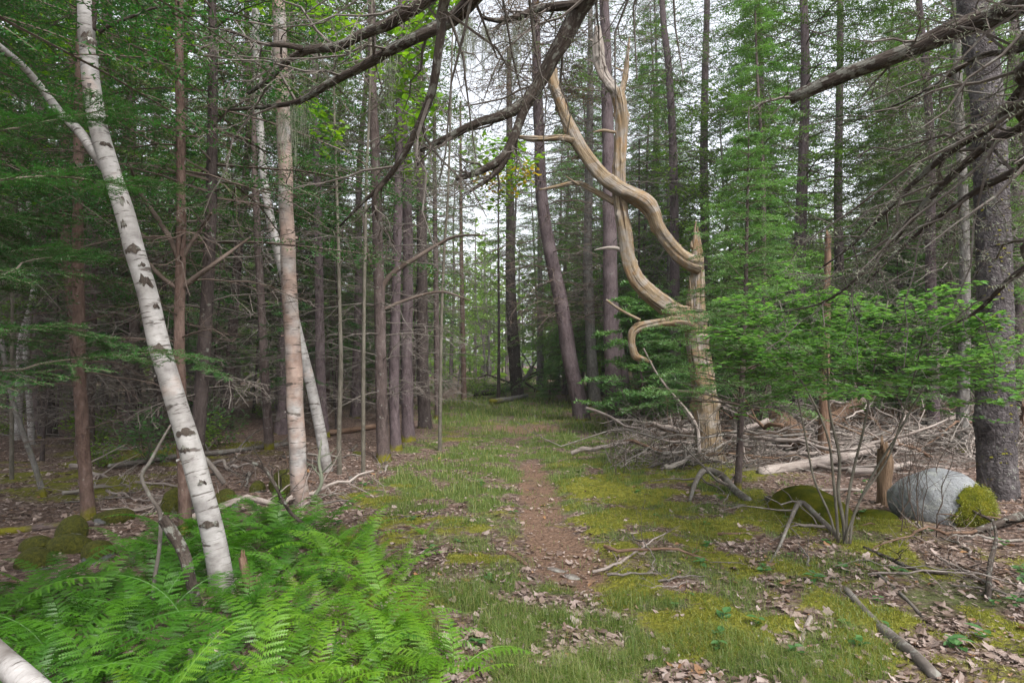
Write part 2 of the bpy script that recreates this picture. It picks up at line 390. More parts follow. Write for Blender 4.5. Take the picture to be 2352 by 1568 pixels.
M['litter'] = litter_mat('isl'); M['litter_obj'] = litter_mat('obj')
def moss_mat():
    t = NT('moss'); p = t.pos(); n1 = t.noise(p, 6, 4, .6); n2 = t.noise(p, 110, 3, .7)
    col = t.ramp(n1, [(.3, (.05, .062, .008)), (.5, (.11, .115, .01)), (.7, (.19, .17, .015))])
    col = t.mix(t.step(n2, .3, .7), t.mix(.6, col, (.02, .025, .004)), col)
    return t.done(col, .95, t.bump(n2, 1., .02), .05)
M['moss'] = moss_mat()
def rock_mat(name, mossy):
    t = NT(name); p = t.tc(); n1 = t.noise(p, 3.5, 5, .6); n2 = t.noise(p, 45, 4, .7); n3 = t.noise(p, 9, 4, .7)
    col = t.ramp(n1, [(.3, (.15, .157, .168)), (.5, (.24, .248, .258)), (.7, (.33, .336, .34))])
    col = t.mix(t.math('MULTIPLY', t.step(n3, .56, .64), .6), col, (.34, .35, .31))
    col = t.mix(t.math('MULTIPLY', t.step(n2, .4, .7), .3), col, (.12, .12, .12))
    col = t.mix(t.math('MULTIPLY', t.step(t.noise(p, 1.9, 5, .7, .8), .5, .68), .55), col, (.10, .10, .095))
    nz = t.n('SeparateXYZ', {0: t.n('NewGeometry').outputs['Normal']}).outputs[2]
    if mossy:
        k = t.step(t.math('ADD', t.math('MULTIPLY', nz, .55), t.math('MULTIPLY', n1, 1.3)), .98-mossy*.55, 1.12-mossy*.55)
        col = t.mix(k, col, t.ramp(n2, [(.3, (.018, .022, .005)), (.7, (.085, .085, .010))]))
    return t.done(col, .9, t.bump(t.math('ADD', n2, n3), 1., .03), .2)
M['rock'] = rock_mat('grey boulder stone', 0); M['rock_mossy'] = rock_mat('mossy stone', 1.)
def lich():
    t = NT('lichen beard'); return t.leaf(t.mix(t.island(), (.14, .155, .11), (.29, .31, .23)), .3, None, .0)
M['lichen'] = lich()

def ground_mat():
    t = NT('forest floor'); p = t.pos()
    a = t.n('Attribute', attribute_name='mask'); s = t.n('SeparateColor', {0: a.outputs['Color']})
    moss, grass, dirt = s.outputs[0], s.outputs[1], s.outputs[2]
    n1 = t.noise(p, 4, 5, .65); n2 = t.noise(p, 38, 4, .7); n3 = t.noise(p, 14, 4, .65)
    vo = t.n('TexVoronoi', {'Vector': p, 'Scale': 26., 'Randomness': 1.}); vc = t.n('SeparateColor', {0: vo.outputs['Color']}).outputs[0]
    lit = t.ramp(vc, [(0., (.05, .032, .025)), (.35, (.12, .08, .064)), (.65, (.2, .145, .122)), (.88, (.3, .235, .205)), (1., (.085, .045, .03))])
    lit = t.mix(t.step(n2, .38, .66), t.mix(.65, lit, (.04, .025, .02)), lit)
    dcol = t.ramp(n2, [(.3, (.065, .039, .027)), (.5, (.14, .087, .061)), (.72, (.215, .147, .11))])
    dcol = t.mix(t.math('MULTIPLY', t.step(n3, .5, .7), .5), dcol, (.19, .115, .08))
    mcol = t.ramp(n3, [(.3, (.075, .082, .014)), (.5, (.145, .145, .02)), (.7, (.225, .21, .036))])
    mcol = t.mix(t.step(n2, .3, .62), t.mix(.6, mcol, (.04, .038, .01)), mcol)
    gcol = t.ramp(n2, [(.3, (.04, .055, .016)), (.55, (.085, .115, .03)), (.75, (.14, .145, .055))])
    def th(m, sharp=.16): 
        x = t.math('ADD', m, t.math('MULTIPLY', t.math('SUBTRACT', t.math('ADD', t.math('MULTIPLY', n3, .6), t.math('MULTIPLY', n2, .4)), .5), 1.3))
        return t.step(x, .5-sharp, .5+sharp)
    lit = t.mix(t.step(n3, .52, .7), lit, dcol); col = t.mix(th(dirt), lit, dcol); col = t.mix(th(grass, .25), col, gcol); col = t.mix(th(moss), col, mcol)
    h = t.math('ADD', t.math('MULTIPLY', n2, .6), t.math('ADD', n3, t.math('MULTIPLY', vo.outputs['Distance'], .5)))
    return t.done(col, .95, t.bump(h, .9, .035), .1)
M['ground'] = ground_mat()

# ------------------------------------------------------------------ the ground
TRAIL = np.array([[1620, 1700], [1450, 1420], [1300, 1290], [1250, 1200], [1238, 1120], [1205, 1040], [1195, 990], [1150, 950], [1130, 930]], float)
TR = np.array([G(*p)[:2] for p in TRAIL]); TR = TR[np.argsort(TR[:, 1])]
def trail_x(y): return np.interp(y, TR[:, 1], TR[:, 0])
def blob(x, y, px, py, rx, ry, amp=1.):
    g = G(px, py); ry = ry or rx
    return amp*np.exp(-(((x-g[0])/rx)**2+((y-g[1])/ry)**2))
def masks(x, y):
    d = x-trail_x(y); n = fbm(x*1.3, y*1.3, 3); n2 = fbm(x*.55, y*.55, 8)
    inside = sm(-2.6, -1.5, d)*(1-sm(2.2, 4.5, d))
    dirt = (1-sm(.12, .36, np.abs(d)))*(.35+.65*sm(4.2, 4.9, y)*(1-sm(8.5, 11, y)))*.8
    dirt = dirt*sm(3.4, 4.6, y)*(.5+.8*sm(.3, .6, fbm(x*2.4, y*1.1, 81)))
    dirt += blob(x, y, 1190, 985, 1.5, 1.0, .9)+blob(x, y, 1300, 1285, .42, .55, .7)+blob(x, y, 1390, 950, 1.6, 1.2, .7)
    grass = blob(x, y, 1300, 1470, .62, .62, 1.3)+blob(x, y, 1180, 1420, .4, .4, .8)+blob(x, y, 1080, 1085, .8, 2.1, 1.15)+blob(x, y, 1120, 935, 2.2, 4.5, 1.6)+blob(x, y, 1500, 1540, .8, .35, .6)\
        + blob(x, y, 1330, 1010, .9, 2.2, .75)+blob(x, y, 990, 1040, .5, 1.0, .5)+blob(x, y, 1240, 1390, .4, .3, .5)
    moss = blob(x, y, 1560, 1350, 1.0, .35, .85)+blob(x, y, 1420, 1130, .6, 1.3, .85)+blob(x, y, 1700, 1230, .8, .6, .7)+blob(x, y, 1600, 1480, .7, .35, .8)\
        + blob(x, y, 1350, 1340, .4, .2, .6)+blob(x, y, 1860, 1420, .9, .35, .6)+blob(x, y, 1090, 1270, .35, .3, .7)+blob(x, y, 890, 1140, .5, .5, .8)\
        + blob(x, y, 1820, 1180, .9, .8, .8)+blob(x, y, 1280, 1330, .35, .2, .8)+blob(x, y, 1420, 1220, .4, .5, .6)+blob(x, y, 1620, 1080, .6, 1.1, .5)+blob(x, y, 2100, 1300, 1., .4, .5)\
        + blob(x, y, 1300, 940, 1.2, 1.5, .5)+blob(x, y, 300, 1050, 2.5, 3., .6)+blob(x, y, 150, 1130, 1., 1., .5)
    moss = (moss + inside*.40*(1-sm(16, 24, y)) + (n2-.5)*.5)*(1-.75*np.clip(grass, 0, 1))
    grass = grass + inside*(.42+.34*sm(6, 9, y))
    n3 = fbm(x*3.1+7, y*3.1, 21)
    moss = np.clip(moss*(.08+1.5*sm(.345, .66, n3*.6+n*.4)), 0, 1)*(1-np.clip(dirt, 0, 1)*.85)
    grass = np.clip(grass*(.15+1.25*sm(.36, .66, fbm(x*3.3, y*3.3, 33))), 0, 1)*(1-np.clip(dirt, 0, 1)*.7)
    far = sm(24, 34, y)
    moss = np.clip(moss+far*.12, 0, 1)
    return moss, grass, np.clip(dirt, 0, 1)
def ground_z(x, y):
    x = np.asarray(x, float); y = np.asarray(y, float)
    near = 1-sm(30, 60, np.hypot(x, y))
    z = (fbm(x*.35, y*.35, 50)-.5)*.16 + (fbm(x*1.6, y*1.6, 51, 3)-.5)*.075
    d = x-trail_x(y)
    z = z*sm(.15, 1.2, np.abs(d))*near - .035*(1-sm(.1, .5, np.abs(d)))
    z += sm(3.5, 8, d)*.10*near
    return z
def axis(a, b, fine0, fine1, step, grow):
    xs = [fine0]
    while xs[-1] < fine1: xs.append(xs[-1]+step)
    s_ = step
    hi = [xs[-1]]
    while hi[-1] < b: s_ *= grow; hi.append(hi[-1]+s_)
    s_ = step; lo = [fine0]
    while lo[-1] > a: s_ *= grow; lo.append(lo[-1]-s_)
    return np.array(lo[::-1][:-1]+xs+hi[1:])
gx = axis(-300, 300, -3.2, 5.2, .066, 1.055); gy = axis(-120, 400, 2.6, 9.5, .06, 1.045)
X, Y_ = np.meshgrid(gx, gy)
mo, gr, di = masks(X, Y_)
zz = ground_z(X, Y_) + np.where(Y_ < 25, mo*.055*fbm(X*6, Y_*6, 61, 3) + (fbm(X*11, Y_*11, 62, 2)-.5)*.018, 0)
nx_, ny_ = len(gx), len(gy)
ii, jj = np.meshgrid(np.arange(nx_-1), np.arange(ny_-1))
bq = (jj*nx_+ii).ravel()
gm = MB().add(np.stack([X, Y_, zz], axis=-1), np.stack([bq, bq+1, bq+nx_+1, bq+nx_], axis=1)).mesh('forest_floor', M['ground'])
ca_ = gm.color_attributes.new('mask', 'FLOAT_COLOR', 'POINT')
ca_.data.foreach_set('color', np.stack([mo, gr, di, np.ones_like(mo)], axis=-1).astype(np.float32).ravel())
ground = ob('forest_floor', gm, kind='structure')
def gz(x, y): return float(ground_z(x, y))

# ------------------------------------------------------------------ conifers
def primaries(tp, tr, h, n, Lfun, a, b, k=7, rs=RS, wig=.05, rr=.011, az0=None):
    """n branches leaving the trunk polyline (tp, tr) at heights h"""
    z = tp[:, 2]; az = rs.uniform(0, 2*PI)+np.arange(n)*2.4+rs.normal(0, .35, n) if az0 is None else az0
    o = np.stack([np.interp(h, z, tp[:, c]) for c in range(3)], axis=1); r0 = np.interp(h, z, tr)
    D = np.stack([np.cos(az), np.sin(az), np.zeros(n)], axis=1)
    L = Lfun(h)*rs.uniform(.65, 1.2, n); s = np.linspace(0, 1, k)
    A = rs.uniform(*a, n); B = rs.uniform(*b, n)
    P = (o+D*(r0*.6)[:, None])[:, None, :] + D[:, None, :]*(L[:, None]*s)[..., None]
    P = P + Z3*((A[:, None]*s+B[:, None]*s**2)*L[:, None])[..., None]
    wv = np.cumsum(rs.normal(0, 1, (n, k, 3)), axis=1)*wig*L[:, None, None]/k*1.6; wv -= wv[:, :1]
    R = (rr*(.45+.55*L/1.5))[:, None]*np.linspace(1, .25, k)
    return P+wv, np.minimum(R, r0[:, None]*.5)
def dead_twigs(tp, tr, h0, h1, n, L0, L1, rs, m2=9, m3=3, mat=0, mb=None, a=(-.12, .35), b=(-.45, .05), rmin=.0035):
    mb = mb or MB()
    h = np.sort(rs.uniform(h0, h1, n))
    P, R = primaries(tp, tr, h, n, lambda q: L0+(L1-L0)*(q-h0)/max(h1-h0, .1), a, b, 7, rs, .09)
    mb.add(*_t(P, R, 4), mat=mat)
    P2, R2 = children(P, R, m2, .15, 1, .38, .05, 52, 4, -.08, .6, .16, .5, rs=rs); R2 = np.maximum(R2, rmin)
    mb.add(*_t(P2, R2, 3), mat=mat)
    if m3:
        P3, R3 = children(P2, R2, m3, .2, 1, .5, .03, 50, 3, -.05, .8, .15, .6, rs=rs); R3 = np.maximum(R3, rmin*.8)
        mb.add(*_t(P3, R3, 3), mat=mat)
    return mb
def _t(P, R, n):
    V, Q, tc = tubes(P, R, n); return V, Q, None, tc
def live_boughs(tp, tr, h0, h1, n, Lb, Lt, rs, m2=12, m3=4, sp=.03, nl=.04, nw=.012, mb=None, wood=0, leaf=1, a=(-.05, .25), b=(-.45, -.1), pw=.75, whorl=0):
    mb = mb or MB()
    h = np.sort(h0+(h1-h0)*rs.uniform(0, 1, n)**.9)
    if whorl: h = np.sort(h0+(h1-h0)*((np.arange(n) % whorl+rs.normal(0, .07, n)).clip(0, whorl)/whorl))
    P, R = primaries(tp, tr, h, n, lambda q: Lb*np.clip((h1-q)/max(h1-h0, .1), 0, 1)**pw*.95+Lt, a, b, 6, rs, .03)
    mb.add(*_t(P, R, 3), mat=wood)
    P2, R2 = children(P, R, m2, .18, 1, .42, .06, 52, 4, -.10, .18, .05, .45, rs=rs)
    mb.add(*_t(P2, np.maximum(R2, .002), 3), mat=wood)
    V, T = needles(P2, sp, nl, nw, rs); mb.add(V, None, T, mat=leaf)
    if m3:
        P3, R3 = children(P2, R2, m3, .2, 1, .5, .03, 48, 3, -.08, .2, .05, rs=rs)
        V, T = needles(P3, sp, nl, nw, rs); mb.add(V, None, T, mat=leaf)
    V, T = needles(P[:, 2:], sp, nl, nw, rs); mb.add(V, None, T, mat=leaf)
    return mb
def straight_trunk(H, r, rs, lean=0, k=22, bend=.12):
    z = np.linspace(-.15, H, k); u = z/H
    ph = rs.uniform(0, 6.28, 4)
    x = lean*u*H+bend*(np.sin(u*5+ph[0])-np.sin(ph[0]))+.04*np.sin(u*14+ph[1]); y = bend*(np.sin(u*4.3+ph[2])-np.sin(ph[2]))
    R = r*(1-.86*np.clip(u, 0, 1)**1.1)*(1+.25*np.exp(-np.clip(z, 0, 9)/.15))
    return np.stack([x, y, z], axis=1), R

SPRUCE = []
def spruce_variant(H, r, dead, live, bark_m, ndl, seed, sp=.030, nl=.062, nw=.026, twig='twig', m2=12, m3=4, dm3=3):
    rs = np.random.RandomState(seed)
    tp, tr = straight_trunk(H, r, rs)
    mb = MB(); V, Q, tc = tubes(tp, tr, 9, .04, seed, (.35, .18, 5)); mb.add(V, Q, None, tc)
    tm = mb.mesh('trunk', M[bark_m])
    dm = dead_twigs(tp, tr, *dead, rs, m3=dm3).mesh('dead_branches', M[twig], False)
    lm = live_boughs(tp, tr, *live, rs, m2=m2, m3=m3, sp=sp, nl=nl, nw=nw).mesh('foliage', [M['twig_brown'], M[ndl]], False)
    return tm, dm, lm
def plant(var, name, label, cat, loc, rz, s, group, tilt=(0, 0)):
    if '%s' in label: label = label % (row(loc[1], (15, 22, 31), ('front row', 'second row', 'third row', 'far row')), slot(loc[0], loc[1], WOODS))
    t = thing(name, label, cat, loc, group, rz); t.scale = (s, s, s); t.rotation_euler = (tilt[0], tilt[1], rz)
    for nm, me in zip(('trunk', 'dead_branches', 'foliage'), var):
        if me is None: continue
        ob(nm, me, t, kind=None if nm == 'trunk' else 'stuff')
    return t
#                 H    r        dead h0 h1 n L0 L1            live h0 h1 n Lb Lt
VA = spruce_variant(14.5, .115, (.6, 7.0, 60, 1.5, 1.9), (3.6, 14.4, 96, 1.9, .25), 'spruce', 'needle', 1)
VB = spruce_variant(13.0, .095, (.4, 6.0, 60, 1.2, 1.6), (2.4, 12.9, 92, 1.6, .25), 'spruce_red', 'needle', 2)
VC = spruce_variant(16.0, .14, (.8, 9.0, 66, 1.7, 2.1), (4.0, 15.9, 110, 2.6, .3), 'spruce_purple', 'needle', 3, .032, .07, .03)
VD = spruce_variant(12.0, .085, (.4, 4.0, 30, 1.0, 1.3), (1.0, 11.9, 110, 2.1, .2), 'spruce', 'needle_bright', 4, .032, .07, .03)
VE = spruce_variant(15.0, .14, (1.0, 5.0, 30, 1.4, 2.0), (1.6, 14.9, 135, 3.3, .35), 'spruce_purple', 'needle_mid', 5, .034, .08, .038)
VF = spruce_variant(8.0, .05, (.2, 4.5, 44, .7, 1.0), (2.5, 7.9, 50, .9, .15), 'spruce_dark', 'needle_dark', 6)
YF = []
for sd_, H_ in ((21, 3.2), (22, 2.2), (23, 4.2)):
    rs = np.random.RandomState(sd_); tp, tr = straight_trunk(H_, H_*.011, rs, 0, 12, .03)
    mb = MB(); V, Q, tc = tubes(tp, tr, 6); mb.add(V, Q, None, tc); tm = mb.mesh('trunk', M['spruce'])
    lm = live_boughs(tp, tr, .12*H_, H_*.98, int(26+H_*12), H_*.36, .08, rs, m2=12, m3=4, sp=.022, nl=.055, nw=.026, a=(.05, .4), b=(-.35, -.05)).mesh('foliage', [M['twig_brown'], M['needle_pale']], False)
    YF.append((tm, None, lm))

# broadleaf trees and undergrowth
def broadleaf(H, r, n, Lb, leaf, seed, h0=.3, sp=.05, size=.1, m2=8, m3=5, barkm='bark_grey', nk=22):
    rs = np.random.RandomState(seed); tp, tr = straight_trunk(H, r, rs, rs.normal(0, .03), nk, .25)
    mb = MB(); V, Q, tc = tubes(tp, tr, 8, .04, seed, (.3, .2, 5)); mb.add(V, Q, None, tc); tm = mb.mesh('trunk', M[barkm])
    h = np.sort(rs.uniform(h0*H, H*.99, n))
    P, R = primaries(tp, tr, h, n, lambda q: Lb*(1-.6*(q/H)**2), (.25, .9), (-.35, .1), 7, rs, .12, .02)
    mb = MB(); mb.add(*_t(P, R, 4))
    P2, R2 = children(P, R, m2, .2, 1, .5, .1, 50, 5, -.05, .5, .1, rs=rs); mb.add(*_t(P2, np.maximum(R2, .003), 3))
    P3, R3 = children(P2, R2, m3, .15, 1, .55, .08, 48, 3, -.1, .5, .1, rs=rs); mb.add(*_t(P3, np.maximum(R3, .002), 3))
    lb = MB(); V, Q, T = leaves_on(np.concatenate([P3]), sp, size, rs); lb.add(V, Q, T)
    return tm, mb.mesh('limbs', M['sapling'], False), lb.mesh('foliage', M[leaf], False)
BA = broadleaf(11, .11, 22, 2.6, 'leaf_back', 31, .2, .05, .13)
BB = broadleaf(8, .07, 20, 2.0, 'leaf_back', 32, .12, .05, .11)
BC = broadleaf(7.5, .05, 16, 1.7, 'leaf_maple', 33, .35, .05, .095, 7, 4)
def shrub_variant(seed, leaf, size, hh, n=7):
    rs = np.random.RandomState(seed); mb = MB(); lb = MB()
    az = rs.uniform(0, 6.28, n); s = np.linspace(0, 1, 6); sp_ = rs.uniform(.2, .6, n)
    P = np.stack([np.cos(az)[:, None]*s*sp_[:, None]*hh, np.sin(az)[:, None]*s*sp_[:, None]*hh, s[None]*hh*rs.uniform(.6, 1.1, n)[:, None]-.05], axis=-1)
    P += np.cumsum(rs.normal(0, .02, P.shape), axis=1)*hh; R = np.linspace(.008, .003, 6)[None].repeat(n, 0)*hh
    mb.add(*_t(P, R, 4)); P2, R2 = children(P, R, 9, .25, 1, .5, .06, 55, 4, -.1, .4, .1, rs=rs); mb.add(*_t(P2, np.maximum(R2, .002), 3))
    V, Q, T = leaves_on(np.concatenate([P2]), .028, size, rs, 1.6, .04); lb.add(V, Q, T)
    return mb.mesh('stems', M['sapling'], False), None, lb.mesh('foliage', M[leaf], False)
SHR = [shrub_variant(41, 'leaf_back', .08, 1.2), shrub_variant(42, 'herb', .06, .8), shrub_variant(43, 'leaf_back', .07, .6, 9)]

# ------------------------------------------------------------------ trunks that can be told apart
HERO = []          # ground points, kept clear of background trees
def hero_poly(pts, Y, top=None):
    P = poly(pts, Y); P[0, 2] = gz(P[0, 0], P[0, 1])-.12
    if top:
        d = P[-1]-P[-2]; d = d/abs(d[2]); d[0] *= .4
        P = np.vstack([P, P[-1]+d*max(top-P[-1, 2], .3)])
    return P
def trunk_mesh(P, w0, Y, m, seed, n=12, taper=.35, rough=.05, flare=(.5, .2, 5), w1=None, dens=.12, top=None):
    L = np.linalg.norm(np.diff(P, axis=0), axis=1).sum(); k = max(int(L/dens), 12)
    S = spline(P, k); u = np.linspace(0, 1, k); r0 = w0/2/FPX*Y; r1 = (w1/2/FPX*Y) if w1 else r0*taper
    R = r0+(r1-r0)*u
    V, Q, tc = tubes(S, R, n, rough, seed, flare)
    mb = MB().add(V, Q, None, tc); return mb.mesh('trunk', M[m]), S, R
def hero_conifer(name, label, pts, w, m='spruce', H=13, dead=(.6, 6, 34, 1.2, 1.6), live=(6, 12.8, 40, 1.7, .2), seed=0, ndl='needle', Y=None, twig='twig', flare=(.5, .16, 5), limbs=None, dm2=8, dm3=2, n=12):
    Y = Y or GY(pts[0][1]); P = hero_poly(pts, Y, H); rs = np.random.RandomState(100+seed)
    base = P[0].copy(); t = thing(name, label, 'tree', tuple(base)); HERO.append(base[:2])
    tm, S, R = trunk_mesh(P-base, w/stretch(pts[0][0]), Y, m, seed, n, flare=flare)
    ob('trunk', tm, t)
    if dead:
        dm = dead_twigs(S, R, *dead, rs, m2=dm2, m3=dm3, rmin=max(.002, Y*.00028)).mesh('dead_branches', M[twig], False); ob('dead_branches', dm, t, kind='stuff')
    if live:
        lm = live_boughs(S, R, *live, rs, m2=10, m3=3, sp=.058, nl=.068, nw=.042).mesh('foliage', [M['twig_brown'], M[ndl]], False); ob('foliage', lm, t, kind='stuff')
    for q, (lp, lw) in enumerate(limbs or []):
        LP = spline(np.array([W(p[0], p[1], p[2] if len(p) > 2 else Y) for p in lp])-base, 16); LR = np.linspace(lw[0], lw[1], 16)/2/FPX*Y
        ob('limb', add_tube(MB(), LP, LR, 7, .06, q).mesh('limb', M['twig_brown']), t)
    return t, S, R

hero_conifer('spruce_tree', 'reddish brown spruce trunk with mossy foot among low green rocks', [(207, 1200), (190, 1000), (182, 800), (180, 600), (180, 400), (182, 250)], 34, 'spruce_red', 11, (.8, 5.5, 26, .9, 1.3), (5, 10.8, 34, 1.3, .2), 1, twig='twig_brown')
hero_conifer('spruce_tree', 'slim brown spruce with forked side limbs rising behind the leaning birch', [(428, 1250), (414, 900), (412, 750), (415, 600), (416, 450), (415, 300), (412, 0)], 30, 'spruce_red', 10.5, (1.4, 5.5, 20, .9, 1.3), (4.6, 10.2, 30, 1.3, .2), 2, Y=5.9, twig='twig_brown',
    limbs=[([(414, 605), (392, 550), (350, 485), (315, 430), (300, 380, 5.6)], (15, 6)), ([(416, 600), (435, 565), (462, 525), (485, 490, 5.5)], (11, 5)), ([(412, 668), (445, 640), (500, 600), (575, 545, 6.4)], (14, 5)), ([(410, 665), (370, 635), (335, 600), (290, 575, 5.3)], (12, 4))])
hero_conifer('leaning_sapling', 'thin grey sapling bowed to the left beside the edge birches', [(108, 1148), (85, 1085), (55, 1000), (32, 930), (15, 850), (0, 760), (-15, 650)], 16, 'bark_grey', 5, None, None, 3, flare=(.3, .08, 4))
hero_conifer('dark_spruce', 'thick dark trunk standing in deep shade behind the left birches', [(112, 1005), (105, 900), (100, 700), (97, 450), (95, 250)], 46, 'spruce_dark', 14, (.8, 7, 44, 1.5, 2.), (6, 13.8, 40, 1.8, .2), 4)
hero_conifer('spruce_tree', 'straight grey spruce trunk rising from a mossy foot left of the pink birch', [(620, 1040), (608, 850), (600, 700), (590, 500), (585, 300)], 22, 'spruce', 13, (.6, 7, 44, 1.2, 1.6), (5.5, 12.8, 36, 1.5, .2), 5)
hero_conifer('spruce_tree', 'tall slim spruce trunk directly behind the slanting small birch', [(745, 1005), (736, 850), (733, 650), (730, 450), (725, 250)], 25, 'spruce_purple', 14, (.6, 8, 48, 1.4, 1.8), (6.5, 13.8, 40, 1.7, .2), 6)
hero_conifer('bare_sapling', 'very thin smooth grey sapling stem between birch and path trunks', [(780, 1090), (779, 980), (783, 850), (780, 700), (777, 550), (772, 400), (768, 260)], 12, 'sapling', 6.2, (2.2, 5, 10, .6, .8), None, 7, dm2=4, dm3=0, flare=(.2, .06, 4), twig='sapling')
hero_conifer('spruce_tree', 'front trunk of the path edge group with mossy roots and bent limb', [(882, 1060), (876, 900), (872, 700), (866, 500), (860, 300), (855, 150)], 30, 'spruce', 13, (1.0, 7, 44, 1.3, 1.8), (6, 12.8, 40, 1.6, .2), 8, flare=(.9, .14, 5),
    limbs=[([(874, 705), (880, 655), (905, 625), (960, 590), (1040, 545), (1120, 540, 9.5)], (15, 3)), ([(872, 715), (930, 690), (1010, 670), (1080, 690, 9.8)], (9, 3)), ([(874, 640), (850, 600), (838, 540), (830, 470, 11.)], (10, 3))])
hero_conifer('spruce_tree', 'purple grey trunk second in the path edge group with pale blaze spot', [(910, 1040), (905, 900), (909, 700), (914, 500), (918, 250)], 26, 'spruce_purple', 13.5, (1.0, 7.5, 40, 1.3, 1.7), (6.2, 13.3, 36, 1.5, .2), 9, flare=(.7, .16, 5))
hero_conifer('spruce_tree', 'smooth purplish trunk third in the path edge group with one mossy root', [(940, 1020), (934, 850), (937, 650), (935, 450), (926, 250)], 29, 'spruce_purple', 14, (1.0, 8, 44, 1.4, 1.8), (6.5, 13.8, 40, 1.6, .2), 10, flare=(.9, .15, 5))
hero_conifer('spruce_tree', 'dark flaking trunk nearest the grassy end of the left row', [(977, 985), (971, 850), (970, 650), (968, 450), (965, 300)], 30, 'spruce_dark', 15, (.7, 9, 54, 1.5, 2.0), (7, 14.8, 40, 1.8, .2), 11, flare=(.8, .2, 5))
hero_conifer('spruce_tree', 'pale thin trunk just past the dark flaking trunk', [(1006, 962), (1003, 800), (1001, 600), (998, 400)], 15, 'spruce', 13, (.7, 8, 40, 1.3, 1.7), (6, 12.8, 30, 1.4, .2), 12)
hero_conifer('spruce_tree', 'slender brown trunk standing left at the grassy end of the path', [(1066, 921), (1063, 750), (1060, 600), (1058, 400)], 13, 'spruce_red', 13, (1.6, 8, 36, 1.4, 1.7), (5, 12.8, 40, 1.7, .2), 13)
hero_conifer('spruce_tree', 'hair thin dark stem near the fallen log at the path end', [(1145, 918), (1146, 760), (1145, 600)], 8, 'spruce_dark', 10, (1.6, 7, 30, 1., 1.3), (5, 9.8, 24, 1.1, .2), 14)
hero_conifer('dark_spruce', 'stout dark trunk behind the fallen log at the path end', [(1190, 912), (1180, 800), (1173, 650), (1172, 500), (1170, 300)], 30, 'spruce_dark', 17, (2.0, 10, 60, 1.8, 2.4), (7, 16.5, 50, 2.2, .2), 15)
hero_conifer('birch_tree', 'pale grey far trunk right of the stout dark trunk', [(1240, 900), (1241, 750), (1240, 600), (1238, 400)], 17, 'bark_grey', 14, (4, 9, 20, 1.2, 1.6), (7, 13.8, 30, 1.6, .2), 16)
hero_conifer('leaning_spruce', 'purple brown spruce leaning left over the path with splayed mossy roots', [(1338, 968), (1328, 910), (1308, 820), (1290, 700), (1263, 575), (1244, 450), (1238, 300), (1233, 150), (1230, 0)], 38, 'spruce_purple', 15, (2.6, 12, 140, 2.0, 2.6), (9, 14.8, 40, 1.8, .3), 17, 'needle_brown', flare=(.7, .22, 5), twig='twig_brown', dm2=11, n=14)
hero_conifer('spruce_tree', 'grey trunk with golden mossy foot behind the leaning spruce', [(1370, 940), (1361, 850), (1353, 700), (1350, 560), (1352, 450), (1355, 300), (1356, 100)], 27, 'bark_grey', 16, (3.2, 12, 130, 2.0, 2.5), (9, 15.8, 40, 1.8, .3), 18, flare=(.9, .3, 5))
hero_conifer('spruce_tree', 'tall purple trunk of the fused pair between path and bleached tree', [(1420, 978), (1407, 850), (1402, 650), (1400, 480), (1396, 300), (1391, 100), (1386, -60)], 40, 'spruce_purple', 17, (4.5, 12, 34, 1.6, 2.2), (8, 16.8, 50, 2., .3), 19, flare=(.55, .3, 5), n=14)
hero_conifer('broken_spruce', 'shorter fused twin trunk leaning on the tall purple one', [(1442, 974), (1434, 890), (1422, 800), (1413, 700), (1408, 600)], 34, 'spruce_purple', None, None, None, 20, Y=GY(978)+.25, flare=(.6, .3, 5))
hero_conifer('spruce_tree', 'thin straight stem between the fused pair and the bleached tree', [(1467, 948), (1467, 850), (1466, 700), (1468, 550)], 9, 'spruce_dark', 9, (1.8, 6, 20, .8, 1.1), (4, 8.8, 30, 1., .2), 21)
hero_conifer('spruce_tree', 'grey trunk seen behind the bleached tree between its bent arms', [(1552, 958), (1550, 700), (1548, 450), (1544, 300), (1535, 150), (1522, 20)], 28, 'spruce_purple', 17, (3.5, 12, 100, 1.8, 2.5), (6.5, 16.8, 60, 2.2, .3), 22)
hero_conifer('spruce_tree', 'tall straight trunk against the white sky right of the bleached tree', [(1622, 948), (1620, 600), (1617, 350), (1620, 150), (1624, 0)], 27, 'spruce_purple', 19, (3.5, 9, 30, 1.6, 2.), (4.5, 18, 70, 2.2, .3), 23)
hero_conifer('spruce_tree', 'dark straight trunk in front of the sky gap above the beech bush', [(1930, 962), (1929, 700), (1925, 450), (1928, 250), (1930, 0)], 27, 'spruce_purple', 18, (2.5, 9, 40, 1.8, 2.4), (8, 17.8, 60, 2.4, .3), 24)
hero_conifer('grey_trunk', 'lichen grey trunk left of the old scaly spruce', [(2208, 1045), (2213, 880), (2216, 700), (2214, 500), (2205, 300), (2198, 100)], 32, 'bark_grey', 14, (1.6, 8, 44, 1.4, 1.8), (6, 13.8, 40, 1.7, .3), 25)
hero_conifer('spruce_tree', 'purple trunk pressed close behind the old scaly spruce', [(2252, 985), (2251, 800), (2248, 600), (2240, 400), (2225, 200)], 36, 'spruce_purple', 15, (1.4, 9, 44, 1.6, 2.), (6, 14.8, 40, 1.9, .3), 26)
hero_conifer('dark_spruce', 'dark upright trunk behind the twiggy boughs at upper right', [(2150, 985), (2165, 800), (2178, 550), (2188, 350), (2192, 150)], 34, 'spruce_dark', 15, (2, 9, 44, 1.6, 2.), (4, 14.8, 56, 2.2, .3), 27)
hero_conifer('spruce_tree', 'reddish slim trunk in the thicket beyond the beech bush', [(2145, 960), (2143, 800), (2140, 600), (2138, 400)], 18, 'spruce_red', 12, (1.8, 7, 26, 1.2, 1.5), (3, 11.8, 46, 1.7, .2), 28, 'needle_bright')
